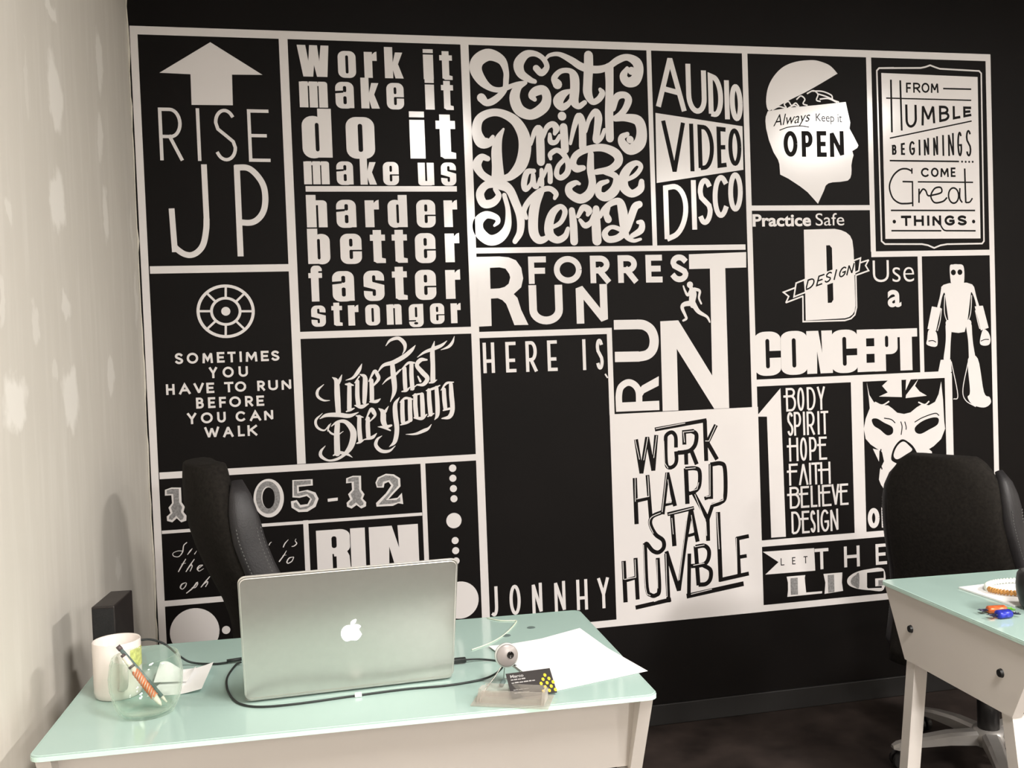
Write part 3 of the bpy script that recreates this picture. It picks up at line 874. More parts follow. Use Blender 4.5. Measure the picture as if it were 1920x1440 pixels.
part word
P 4353,241 4502,240 4497,220 4499,185 4505,111 4634,110 4633,94 4354,92 4361,140 4362,197
P 4648,236 4802,235 4796,160 4804,97 4653,88 4662,171
C 4839,162 4853,196 4911,226 5002,240 5143,231 5139,78 5023,83 4921,103 4858,131
-P 5004,215 5143,217 5142,165 5070,166 5070,108 5124,107 5123,92 5010,98 5001,107
part stripes||grey
P 4382,227 4440,227 4438,103 4382,105
part stripes||grey
P 4681,225 4733,225 4733,96 4683,94
part stripes||grey
C 4868,160 4880,188 4908,206 4937,217 4934,110 4902,121 4877,138
part stripes||grey
P 5096,152 5135,151 5134,111 5095,111
panel date_lettering|ornate grey and white numerals of a date ending 05-12 beside the left chair|wall graphic
part numeral
P 80,1157 120,1169 177,1165 177,1071 195,1041 185,1008 203,984 200,952 169,943 143,971 115,947 84,958 83,986 107,1007 96,1042 119,1069 117,1120 78,1120
part numeral
O 716,1061 68,98 55
D 780,1042 21
part numeral
P 870,1169 999,1167 999,1126 908,1123 909,1091 964,1099 1014,1078 1032,1036 1011,985 958,956 901,957 857,990 855,1031 893,1037 914,1003 960,1006 979,1040 957,1059 911,1050 866,1056
part dash
P 1090,1032 1156,1036 1155,1015 1091,1012
part numeral
P 1216,1159 1260,1173 1313,1170 1311,1077 1331,1046 1318,1017 1340,992 1337,965 1306,953 1276,978 1243,957 1214,971 1212,997 1237,1019 1224,1053 1251,1081 1250,1128 1214,1126
part numeral
P 1406,1118 1423,1152 1477,1173 1529,1166 1570,1137 1571,1083 1524,1039 1487,1002 1547,1008 1578,1039 1584,963 1551,971 1515,956 1407,958 1404,982 1471,1042 1509,1093 1492,1118 1465,1108 1459,1082 1414,1085
part numeral_fill||grey
P 90,1153 120,1161 164,1158 162,1072 179,1040 170,1009 187,982 181,962 164,958 141,988 114,962 95,969 98,985 120,1007 111,1041 129,1068 128,1128 89,1128
part numeral_fill||grey
O 712,1066 59,89 34
part numeral_fill||grey
P 879,1163 987,1161 986,1136 897,1133 897,1080 952,1091 999,1068 1013,1038 994,998 953,975 907,973 874,994 872,1018 887,1023 911,986 965,994 990,1036 963,1072 906,1062 877,1066
part numeral_fill||grey
P 1226,1155 1260,1165 1298,1162 1297,1077 1314,1044 1304,1018 1323,989 1319,976 1300,970 1273,996 1242,974 1226,982 1229,996 1253,1018 1240,1052 1265,1080 1265,1135 1225,1135
part numeral_fill||grey
P 1416,1117 1431,1144 1476,1163 1523,1156 1555,1132 1556,1088 1513,1046 1470,998 1540,994 1565,1012 1566,982 1516,972 1421,971 1489,1041 1526,1092 1498,1130 1457,1121 1447,1091 1420,1093
part numeral_dot
D 1271,1073 15
D 137,1060 10
panel run_block_lettering|heavy white block capitals partly behind the top of the laptop|wall graphic
part word
I RIN | 1009 827 551 1675 823 531 | 1006 1223 1227 1323 1349 1676
panel thin_script_lettering|thin slanted white script partly hidden by the left chair|wall graphic
part word
Q 196,811,6 177,793,6 168,752,7 143,725,5 113,731,5 111,750,4 139,761,4 169,759,4
Q 228,770,3 215,755,8 198,734,4
Q 254,752,3 241,734,6
part word
Q 185,705,5 162,669,8 138,629,6
Q 159,676,3 184,680,3
Q 237,700,5 207,659,8 184,625,5
Q 191,641,3 217,665,6 222,654,6 209,627,5
Q 252,633,5 280,653,5 287,659,4 268,657,6 254,639,8 264,622,5 292,636,3
part word
Q 178,555,4 156,547,8 145,526,8 158,515,5 177,533,6 183,551,5
Q 251,552,5 219,516,8 181,487,6
Q 223,522,4 245,549,6 251,539,6 235,518,5 216,520,4
Q 327,581,5 297,548,8 271,518,5
Q 281,530,3 310,550,6 312,540,6 299,519,5
part word
Q 720,774,3 710,766,5 705,755,5
Q 827,781,3 806,759,7 794,736,6
Q 877,783,3 871,770,4 880,753,7 864,738,6 848,735,4
part word
Q 813,710,3 793,679,7 765,644,8
Q 787,680,2 811,682,2
Q 857,666,3 829,661,7 813,638,8 820,627,6 844,639,6 857,662,5
part word
Q 841,561,3 821,553,7 812,537,6
Q 871,540,6 881,554,7 895,555,4
Q 903,558,4 898,546,5
panel dot_column_graphic|column of small white dots with one larger dot, above the laptop corner|wall graphic
part dot
D 1926,1183 25
part dot
D 1925,1115 24
part dot
D 1926,1045 24
part dot
D 1927,976 24
part dot
D 1921,828 52
part dot
D 1924,692 24
part dot
D 1925,623 24
part dot
D 1925,553 24
panel plain_disc_graphic|plain white disc at the right edge of the laptop lid|wall graphic
part disc
D 1943,284 127
panel disc_and_dot_graphic|large plain white disc and small dot low on the wall beside the speaker|wall graphic
part disc
D 220,234 152
part dot
D 413,227 26"""
MX, MZ = -0.4915, 0.3665

def arc(cx, cy, rx, ry, a0, a1, n=10):
    return [(cx + rx * math.cos(math.radians(a0 + (a1 - a0) * k / n)), cy + ry * math.sin(math.radians(a0 + (a1 - a0) * k / n))) for k in range(n + 1)]

def skeleton(ch, st):
    """single-line capitals in a unit box"""
    bar, over = 0.5, 0.0
    if st == 'd':
        bar = 0.38
    if st == 'e':
        bar, over = 0.66, -0.3
    if ch == 'A':
        return [[(0, 0), (0.5, 1), (1, 0)], [(0.2, 0.33), (0.8, 0.33)]] if st != 'e' else [[(0, 0), (0.5, 1), (1, 0)]]
    if ch == 'B':
        b = 0.53 if st == 'n' else bar
        return [[(0, 0), (0, 1)], [(0, 1), (0.5, 1)] + arc(0.5, (1 + b) / 2, 0.4, (1 - b) / 2, 90, -90) + [(over, b)],
                [(0.5, b)] + arc(0.5, b / 2, 0.5, b / 2, 90, -90) + [(0, 0)]]
    if ch == 'C':
        return [arc(0.55, 0.5, 0.55, 0.5, 48, 312, 24)]
    if ch == 'D':
        return [[(0, 0), (0, 1), (0.35, 1)] + arc(0.35, 0.5, 0.65, 0.5, 90, -90, 18) + [(0, 0)]]
    if ch == 'E':
        return [[(1, 1), (0, 1), (0, 0), (1, 0)], [(over, bar), (0.85, bar)]]
    if ch == 'F':
        return [[(1, 1), (0, 1), (0, 0)], [(over, bar if st != 'n' else 0.47), (0.9, bar if st != 'n' else 0.47)]]
    if ch == 'G':
        return [arc(0.55, 0.5, 0.55, 0.5, 50, 330, 24) + [(1, 0.45), (0.6, 0.45)]]
    if ch == 'H':
        return [[(0, 0), (0, 1)], [(1, 0), (1, 1)], [(over, bar), (1, bar)]]
    if ch == 'I':
        return [[(0.5, 0), (0.5, 1)]]
    if ch == 'J':
        return [[(1, 1), (1, 0.3)] + arc(0.45, 0.3, 0.55, 0.3, 0, -110, 10)]
    if ch == 'K':
        return [[(0, 0), (0, 1)], [(1, 1), (0.05, 0.45)], [(0.3, 0.58), (1, 0)]]
    if ch == 'L':
        return [[(0, 1), (0, 0), (1, 0)]]
    if ch == 'M':
        return [[(0, 0), (0.06, 1), (0.5, 0.25), (0.94, 1), (1, 0)]]
    if ch == 'N':
        return [[(0, 0), (0, 1), (1, 0), (1, 1)]]
    if ch == 'O':
        return [arc(0.5, 0.5, 0.5, 0.5, 0, 360, 32)]
    if ch in 'PR':
        b = bar if st in 'de' else 0.45
        if st == 'e':
            b = 0.4
        r = [[(0, 0), (0, 1)], [(0, 1), (0.5, 1)] + arc(0.5, (1 + b) / 2, 0.5, (1 - b) / 2, 90, -90, 14) + [(0, b)]]
        if ch == 'R':
            r.append([(0.45, b), (1, 0)])
        return r
    if ch == 'S':
        return [arc(0.5, 0.75, 0.48, 0.25, 35, 180, 12) + [(0.12, 0.62), (0.5, 0.5), (0.9, 0.37)] + arc(0.5, 0.25, 0.5, 0.25, 0, -150, 12)]
    if ch == 'T':
        return [[(0, 1), (1, 1)], [(0.5, 1), (0.5, 0)]]
    if ch == 'U':
        return [[(0, 1), (0, 0.35)] + arc(0.5, 0.35, 0.5, 0.35, 180, 360, 14) + [(1, 1)]]
    if ch == 'V':
        return [[(0, 1), (0.5, 0), (1, 1)]]
    if ch == 'W':
        return [[(0, 1), (0.26, 0), (0.5, 0.95), (0.74, 0), (1, 1)]]
    if ch == 'Y':
        return [[(0, 1), (0.5, 0.45), (1, 1)], [(0.5, 0.45), (0.5, 0)]]
    return []

def rc(x0, y0, x1, y1):
    return [(x0, y0), (x1, y0), (x1, y1), (x0, y1)]

def rr(x0, y0, x1, y1, rx=0.36, ry=0.24, n=6):
    p = []
    for cx, cy, a in ((x1 - rx, y1 - ry, 0), (x0 + rx, y1 - ry, 90), (x0 + rx, y0 + ry, 180), (x1 - rx, y0 + ry, 270)):
        p += arc(cx, cy, rx, ry, a, a + 90, n)
    return p

def slit(x0, y0, x1, y1):
    return rr(x0, y0, x1, y1, (x1 - x0) * 0.45, 0.05, 3)

def heavy(ch):
    """very bold condensed letters as additive and subtractive outlines, lower case x-height = 1"""
    O = rr(0, -0.02, 1, 1.02)
    d = {
        'o': [(1, O), (-1, slit(.42, .15, .58, .85))],
        'e': [(1, O), (-1, slit(.42, .58, .58, .85)), (-1, slit(.42, .15, .58, .47)), (-1, rc(.5, .41, 1.1, .465))],
        'a': [(1, O), (1, rc(.6, 0, 1, .5)), (-1, slit(.42, .62, .60, .86)), (-1, [(-.1, .56), (.44, .60), (.44, .68), (-.1, .66)]), (-1, slit(.42, .15, .60, .46))],
        'r': [(1, rc(0, 0, .64, 1)), (1, [(.5, .6), (.62, .66), (1, .66), (1, 1.02), (.82, .99), (.7, .93), (.64, .9)]), ],
        'k': [(1, rc(0, 0, .44, 1.2)), (1, [(.4, .5), (.58, 1), (.97, 1), (.72, .55), (1, 0), (.56, 0), (.4, .42)])],
        'i': [(1, rc(0, 0, 1, .985)), (1, rc(0, 1.05, 1, 1.2))],
        't': [(1, rc(.2, .05, .75, 1.14)), (1, rc(0, .77, 1, .98)), (1, [(.2, .15), (.26, .05), (.4, 0), (1, 0), (1, .15), (.75, .18)])],
        'm': [(1, rr(0, 0, 1, 1.01, .12, .1)), (1, rc(0, 0, 1, .6)), (1, rc(0, .6, .3, 1)), (-1, rc(.305, -.1, .355, .84)), (-1, rc(.645, -.1, .69, .84)), (-1, [(.29, 1.1), (.33, .93), (.37, 1.1)]), (-1, [(.63, 1.1), (.665, .95), (.70, 1.1)])],
        'n': [(1, rr(0, 0, 1, 1.01, .2, .14)), (1, rc(0, 0, 1, .6)), (1, rc(0, .6, .4, 1)), (-1, rc(.45, -.1, .56, .82)), (-1, [(.43, 1.1), (.49, .93), (.56, 1.1)])],
        'h': [(1, rc(0, 0, .47, 1.2)), (1, rr(.2, 0, 1, 1.0, .22, .14)), (1, rc(.5, 0, 1, .6)), (-1, rc(.47, -.1, .57, .82))],
        'u': [(1, rr(0, -.02, 1, 1, .22, .14)), (1, rc(0, .4, 1, 1)), (1, rc(.6, 0, 1, .5)), (-1, rc(.44, .18, .56, 1.1))],
        'd': [(1, rr(0, -.02, .75, 1.02)), (1, rc(.54, 0, 1, 1.2)), (-1, slit(.44, .15, .57, .85))],
        'b': [(1, rr(.25, -.02, 1, 1.02)), (1, rc(0, 0, .46, 1.2)), (-1, slit(.43, .15, .56, .85))],
        's': [(1, O), (-1, slit(.42, .62, .58, .86)), (-1, [(.5, .62), (1.1, .50), (1.1, .66), (.5, .70)]), (-1, slit(.42, .15, .58, .38)), (-1, [(.5, .38), (-.1, .50), (-.1, .34), (.5, .30)])],
        'f': [(1, rc(.18, 0, .74, 1.1)), (1, rr(.18, .86, 1, 1.22, .3, .16)), (1, rc(0, .8, 1, .97)), (-1, rc(.74, .97, 1.1, 1.03)), (1, rc(.6, 1.03, 1, 1.12))],
        'g': [(1, rr(0, -.15, 1, 1.0)), (1, rc(.6, .5, 1, 1)), (-1, slit(.42, .34, .58, .85)), (-1, rc(-.1, .13, .48, .20)), (-1, slit(.34, -.02, .62, .1))],
        'W': [(1, [(0, 1.22), (.27, 1.22), (.35, .6), (.39, 1.22), (.64, 1.22), (.69, .6), (.75, 1.22), (1, 1.22), (.93, 0), (.6, 0), (.52, .45), (.48, 0), (.17, 0)])],
        'C': [(1, rr(0, -.01, 1, 1.01, .42, .17)), (-1, slit(.42, .16, .57, .84)), (-1, rc(.5, .40, 1.1, .56))],
        'O': [(1, rr(0, -.01, 1, 1.01, .42, .17)), (-1, slit(.42, .16, .57, .84))],
        'N': [(1, rc(0, 0, 1, 1)), (-1, [(.44, 1.1), (.58, 1.1), (.60, .48)]), (-1, [(.38, -.1), (.54, -.1), (.40, .52)])],
        'E': [(1, rc(0, 0, 1, 1)), (-1, rc(.52, .60, 1.1, .79)), (-1, rc(.52, .21, 1.1, .42))],
        'P': [(1, rc(0, 0, .48, 1)), (1, rr(.2, .40, 1, 1, .3, .15)), (-1, slit(.46, .57, .60, .84))],
        'T': [(1, rc(0, .80, 1, 1)), (1, rc(.36, 0, .80, 1))],
        'R': [(1, rc(0, 0, .46, 1)), (1, rr(.2, .42, 1, 1, .3, .16)), (1, [(.5, .46), (.88, .5), (.97, .36), (1, 0), (.58, 0), (.52, .3)]), (-1, slit(.45, .56, .60, .84)), (-1, rc(.46, -.1, .58, .36))],
        'I': [(1, rc(0, 0, 1, 1))],
    }
    return d[ch]

def area2(p):
    return sum(p[i - 1][0] * p[i][1] - p[i][0] * p[i - 1][1] for i in range(len(p)))

def csg(prims):
    """prims in painting order: (sign, [polygons]); returns triangles covered by white"""
    vs, fs, own = [], [], []
    for k, (sg, polys) in enumerate(prims):
        for p in polys:
            q = []
            for a in p:
                if not q or abs(a[0] - q[-1][0]) + abs(a[1] - q[-1][1]) > 0.02:
                    q.append(a)
            if len(q) > 2 and abs(q[0][0] - q[-1][0]) + abs(q[0][1] - q[-1][1]) <= 0.02:
                q.pop()
            ar = area2(q)
            if len(q) < 3 or abs(ar) < 0.02:
                continue
            if ar < 0:
                q = q[::-1]
            fs.append(list(range(len(vs), len(vs) + len(q))))
            vs += [Vector(a) for a in q]
            own.append(k)
    V, E_, F, ov, oe, of = delaunay_2d_cdt(vs, [], fs, 0, 0.01)
    out = []
    for f, o in zip(F, of):
        if o:
            k = max(own[i] for i in o)
            if prims[k][0] > 0:
                out.append([tuple(V[i]) for i in f])
    return out

def ribbon(pts, wd, cap='butt', smooth=False):
    """stroke as triangles; wd number or list"""
    P = [Vector(p[:2]) for p in pts]
    P = [p for i, p in enumerate(P) if i == 0 or (p - P[i - 1]).length > 0.01]
    m = len(P)
    W = wd if isinstance(wd, list) else [wd] * m
    if len(W) != m:
        W = [W[min(len(W) - 1, int(i * len(W) / m))] for i in range(m)]
    out = []
    if m < 2:
        return out
    if cap == 'sq':
        P[0] = P[0] + (P[0] - P[1]).normalized() * W[0] / 2
        P[-1] = P[-1] + (P[-1] - P[-2]).normalized() * W[-1] / 2
    if smooth:
        L, R = [], []
        for i in range(m):
            t = (P[min(i + 1, m - 1)] - P[max(i - 1, 0)]).normalized()
            n = Vector((-t.y, t.x)) * W[i] / 2
            L.append(P[i] + n)
            R.append(P[i] - n)
        for i in range(m - 1):
            out.append([L[i], R[i], R[i + 1]])
            out.append([L[i], R[i + 1], L[i + 1]])
        if cap == 'round':
            for i in (0, m - 1):
                out.append([(P[i].x + W[i] / 2 * math.cos(k * PI / 6), P[i].y + W[i] / 2 * math.sin(k * PI / 6)) for k in range(12)])
    else:
        for i in range(m - 1):
            t = (P[i + 1] - P[i]).normalized()
            n = Vector((-t.y, t.x))
            a, b = n * W[i] / 2, n * W[i + 1] / 2
            out.append([P[i] + a, P[i] - a, P[i + 1] - b, P[i + 1] + b])
            if i > 0:
                t0 = (P[i] - P[i - 1]).normalized()
                n0 = Vector((-t0.y, t0.x))
                sgn = -1 if t0.x * t.y - t0.y * t.x > 0 else 1
                h = W[i] / 2 * sgn
                bis = n0 + n
                if bis.length > 0.9:
                    tip = bis.normalized() * abs(h) * sgn / (bis.length / 2)
                    out.append([P[i], P[i] + n0 * h, P[i] + tip, P[i] + n * h])
                else:
                    out.append([P[i], P[i] + n0 * h, P[i] + n * h])
    return [[tuple(q) for q in p] for p in out]

def font_tris(txt, bold):
    cu = bpy.data.curves.new('t', 'FONT')
    cu.body = txt
    cu.offset = bold
    cu.resolution_u = 5
    o = bpy.data.objects.new('t', cu)
    COL.objects.link(o)
    bpy.context.view_layer.update()
    me = bpy.data.meshes.new_from_object(o.evaluated_get(bpy.context.evaluated_depsgraph_get()))
    tr = [[tuple(me.vertices[i].co[:2]) for i in p.vertices] for p in me.polygons]
    bpy.data.objects.remove(o)
    bpy.data.curves.remove(cu)
    bpy.data.meshes.remove(me)
    return tr

def nums(s):
    return [tuple(float(x) for x in t.split(',')) for t in s.split()]

def parse(ln):
    sg = 1
    if ln[0] == '-':
        sg, ln = -1, ln[1:]
    op, rest = ln[0], ln[2:]
    if op == 'R':
        (a, b), (c, d) = nums(rest)
        return sg, [rc(min(a, c), min(b, d), max(a, c), max(b, d))]
    if op == 'P':
        return sg, [nums(rest)]
    if op == 'C':
        return sg, [[tuple(v) for v in catmull(nums(rest), 5, True)]]
    if op == 'S':
        t = rest.split(' ', 1)
        return sg, ribbon(nums(t[1]), float(t[0]))
    if op == 'q':
        t = rest.split(' ', 1)
        p = [tuple(v) for v in catmull(nums(t[1]), 6)]
        return sg, ribbon(p, [float(t[0])] * len(p), 'butt', True)
    if op == 'Q':
        p = [tuple(v) for v in catmull(nums(rest), 6)]
        return sg, ribbon(p, [max(0.5, q[2]) for q in p], 'round', True)
    if op == 'D':
        t = rest.split()
        (x, y), r = nums(t[0])[0], float(t[1])
        return sg, [[(x + r * math.cos(k * PI / 20), y + r * math.sin(k * PI / 20)) for k in range(40)]]
    if op == 'O':
        t = rest.split()
        (x, y), (rx, ry), wd = nums(t[0])[0], nums(t[1])[0], float(t[2])
        o = []
        for k in range(48):
            a, b = k * PI / 24, (k + 1) * PI / 24
            o.append([(x + (rx - wd / 2) * math.cos(a), y + (ry - wd / 2) * math.sin(a)), (x + (rx + wd / 2) * math.cos(a), y + (ry + wd / 2) * math.sin(a)),
                      (x + (rx + wd / 2) * math.cos(b), y + (ry + wd / 2) * math.sin(b)), (x + (rx - wd / 2) * math.cos(b), y + (ry - wd / 2) * math.sin(b))])
        return sg, o
    pp = [q.strip() for q in rest.split('|')]
    xl, ztl, zbl, xr, ztr, zbr = [float(v) for v in pp[1].split()]
    def zz(x):
        k = (x - xl) / (xr - xl)
        return zbl + k * (zbr - zbl), ztl + k * (ztr - ztl)
    if op == 'F':
        b, sh, txt = pp[0].split(' ', 2)
        tr = font_tris(txt.replace('_', ' '), float(b))
        sh = float(sh)
        xs = [p[0] + sh * p[1] for t in tr for p in t]
        ys = [p[1] for t in tr for p in t]
        x0, x1, yt = min(xs), max(xs), max(ys)
        o = []
        for t in tr:
            q = []
            for (x, y) in t:
                X = xl + (x + sh * y - x0) / (x1 - x0) * (xr - xl)
                zb, zt = zz(X)
                q.append((X, zb + y / yt * (zt - zb)))
            o.append(q)
        return sg, o
    ex = [float(v) for v in pp[2].split()]
    o = []
    if op == 'T':
        wd, st, txt = pp[0].split()
        wd = float(wd)
        for ch, x0, x1 in zip(txt, ex[::2], ex[1::2]):
            iw = x1 - x0 - wd
            xs = x0 + wd / 2
            if iw < 1:
                xs, iw = (x0 + x1) / 2 - 0.5, 1
            for pl in skeleton(ch, 'n' if st == 'i' else st):
                q = []
                for gx, gy in pl:
                    X = xs + gx * iw
                    zb, zt = zz(X)
                    zb += wd / 2
                    zt -= wd / 2
                    if st == 'i':
                        X += (gy - 0.5) * 0.3 * (zt - zb)
                    q.append((X, zb + gy * (zt - zb)))
                closed = abs(pl[0][0] - pl[-1][0]) + abs(pl[0][1] - pl[-1][1]) < 1e-4
                o += ribbon(q, wd, 'butt' if closed else 'sq')
    if op == 'I':
        for ch, x0, x1 in zip(pp[0], ex[::2], ex[1::2]):
            zb0, zt0 = zz((x0 + x1) / 2)
            g = []
            for s2, pl in heavy(ch):
                g.append((s2, [[(x0 + gx * (x1 - x0), zb0 + gy * (zt0 - zb0)) for gx, gy in pl]]))
            o += csg(g)
    return sg, o

def build_mural():
    panel, part, prims = None, None, []
    n = [0]
    def flush():
        if not part or not prims:
            return
        n[0] += 1
        y = WALL_Y - 0.0010 - 0.00004 * (n[0] % 12) - (0.0006 if part[2] == 'grey' else 0)
        tris = []
        plain = all(p[0] > 0 and p[2] == 'F' for p in prims)      # type that needs no cutting
        for t in ([q for p in prims for q in p[1]] if plain else csg([p[:2] for p in prims])):
            f = [(round(a, 2), round(b, 2)) for a, b in t]
            if len(set(f)) == len(f):
                tris.append(f)
        groups = [tris]
        name = part[0]
        if name == 'word':
            # one mesh for each letter: connected pieces, a dot joining the stem below it
            root = {}
            def find(v):
                while root.setdefault(v, v) != v:
                    v = root[v]
                return v
            for f in tris:
                for v in f[1:]:
                    root[find(v)] = find(f[0])
            isl = {}
            for f in tris:
                isl.setdefault(find(f[0]), []).append(f)
            isl = sorted(isl.values(), key=lambda g: min(p[0] for f in g for p in f))
            groups = []
            for g in isl:
                xs = [p[0] for f in g for p in f]
                lo_, hi_ = min(xs), max(xs)
                for h in groups:
                    if min(hi_, h[1]) - max(lo_, h[0]) > 0.6 * min(hi_ - lo_, h[1] - h[0]):
                        h[0], h[1] = min(h[0], lo_), max(h[1], hi_)
                        h[2] += g
                        break
                else:
                    groups.append([lo_, hi_, list(g)])
            groups = [h[2] for h in groups]
            name = 'letter'
        for g in groups:
            bm = NB()
            cache = {}
            for f in g:
                vs = []
                for k in f:
                    if k not in cache:
                        cache[k] = bm.verts.new((MX + k[0] / 2000, y, MZ + k[1] / 2000))
                    vs.append(cache[k])
                try:
                    bm.faces.new(vs)
                except ValueError:
                    pass
            bmesh.ops.dissolve_limit(bm, angle_limit=0.01, verts=bm.verts, edges=bm.edges)
            for fc in bm.faces:
                fc.normal_update()
                if fc.normal.y > 0:
                    fc.normal_flip()
            me = bpy.data.meshes.new(name)
            bm.to_mesh(me)
            bm.free()
            me.materials.append(M[part[2]])
            o = bpy.data.objects.new(name, me)
            COL.objects.link(o)
            o.parent = panel
            if part[2] == 'grey':
                o['label'] = 'grey striped fill'
    for ln in MURAL.split('\n'):
        if ln.startswith('panel '):
            flush()
            part, prims = None, []
            nm, lb, ct = ln[6:].split('|')
            panel = thing(nm, lb, ct, (0, 0, 0))
        elif ln.startswith('part '):
            flush()
            t = ln[5:].split('|') + ['', '']
            part, prims = (t[0], t[1], t[2] or 'vinyl'), []
        elif ln:
            prims.append(parse(ln) + (ln[0],))
    flush()
build_mural()

# ------------------------------------------------------------------ desks
def desk(label, loc, rot, Wd=1.0, Dp=0.565):
    t = thing('office_desk', label, 'desk', loc, rot, 'glass topped white desks')
    H, th = 0.75, 0.008
    obj('glass_top', prism(NB(), rrect(-Wd / 2, -Dp / 2, Wd / 2, Dp / 2, 0.018), H - th, H), M['glass_top'], t)
    # polished bright rim running round the sheet
    bm = NB()
    a, b = rrect(-Wd / 2 - .0004, -Dp / 2 - .0004, Wd / 2 + .0004, Dp / 2 + .0004, 0.018), rrect(-Wd / 2 + 0.003, -Dp / 2 + 0.003, Wd / 2 - 0.003, Dp / 2 - 0.003, 0.016)
    n = len(a)
    lo = [bm.verts.new((x, y, H - th - .0004)) for x, y in a]
    m1 = [bm.verts.new((x, y, H - 0.002)) for x, y in a]
    hi = [bm.verts.new((x, y, H + 0.0004)) for x, y in b]
    for i in range(n):
        j = (i + 1) % n
        bm.faces.new((lo[i], lo[j], m1[j], m1[i]))
        bm.faces.new((m1[i], m1[j], hi[j], hi[i]))
    obj('glass_edge', bm, M['glass_edge'], t)
    zt, zb = H - th, 0.583
    # trapezoid end panels, wide at the top and tapering in towards the legs
    for s in (-1, 1):
        x = s * (Wd / 2 - 0.017)
        bm = prism(NB(), [(-0.271, zt), (0.271, zt), (0.190, zb), (-0.190, zb)], x - 0.011, x + 0.011, 0)
        p = obj('end_panel', bm, M['desk_white'], t)
        for yy in (-0.160, 0.160):
            bm = NB()
            r = bmesh.ops.create_cone(bm, cap_ends=True, segments=20, radius1=0.0095, radius2=0.0075, depth=0.006)
            xform(bm, Matrix.Translation((x + s * 0.0135, yy, 0.663)) @ Matrix.Rotation(s * PI / 2, 4, 'Y'))
            obj('bolt', bm, M['bolt'], p)
    # long panels between them, set in under the glass
    for s in (-1, 1):
        bm = NB()
        x1 = Wd / 2 - 0.028
        y0, y1 = s * 0.240, s * 0.178
        prism(bm, [(y0, zt), (y0 - s * 0.016, zt), (y1 - s * 0.016, zb + 0.004), (y1, zb + 0.004)], -x1, x1, 0)
        obj('front_panel' if s < 0 else 'rear_panel', bm, M['desk_white'], t)
    # splayed square legs
    for sx in (-1, 1):
        for sy in (-1, 1):
            bm = NB()
            h = 0.0165
            top = Vector((sx * (Wd / 2 - 0.026), sy * 0.170, zb))
            bot = Vector((sx * (Wd / 2 - 0.026), sy * 0.262, 0.0))
            vt = [bm.verts.new(top + Vector((a * h, b * h, 0))) for a, b in ((-1, -1), (1, -1), (1, 1), (-1, 1))]
            vb = [bm.verts.new(bot + Vector((a * h, b * h, 0))) for a, b in ((-1, -1), (1, -1), (1, 1), (-1, 1))]
            bm.faces.new(vt)
            bm.faces.new(vb[::-1])
            for i in range(4):
                bm.faces.new((vb[i], vb[(i + 1) % 4], vt[(i + 1) % 4], vt[i]))
            obj('leg', bm, M['leg_white'], t)
    return t

TH = math.radians(-2.2)
XD, YD = Vector((math.cos(TH), math.sin(TH), 0)), Vector((-math.sin(TH), math.cos(TH), 0))
FR = Vector((0.5620, 1.5350, 0))
c1 = FR - XD * 0.5 + YD * 0.2825
d1 = desk('mint glass topped white desk in front, carrying the open laptop', c1, TH)
for px_, py_ in ((0.386, 1.955), (0.448, 1.995)):
    q = Vector((px_, py_, 0)) - c1
    bm = NB()
    lathe(bm, [(0, 0), (0.009, 0), (0.008, 0.0008), (0, 0.0009)], 18, (q.dot(XD), q.dot(YD), 0.7503))
    obj('mounting_pad', bm, M['pad'], d1)
BL2 = Vector((1.352, 2.110, 0))
TH = math.radians(-3.2)
XD, YD = Vector((math.cos(TH), math.sin(TH), 0)), Vector((-math.sin(TH), math.cos(TH), 0))
c2 = BL2 + XD * 0.5 - YD * 0.2825
desk('mint glass topped white desk at right edge with bolted end panel facing out', c2, TH)

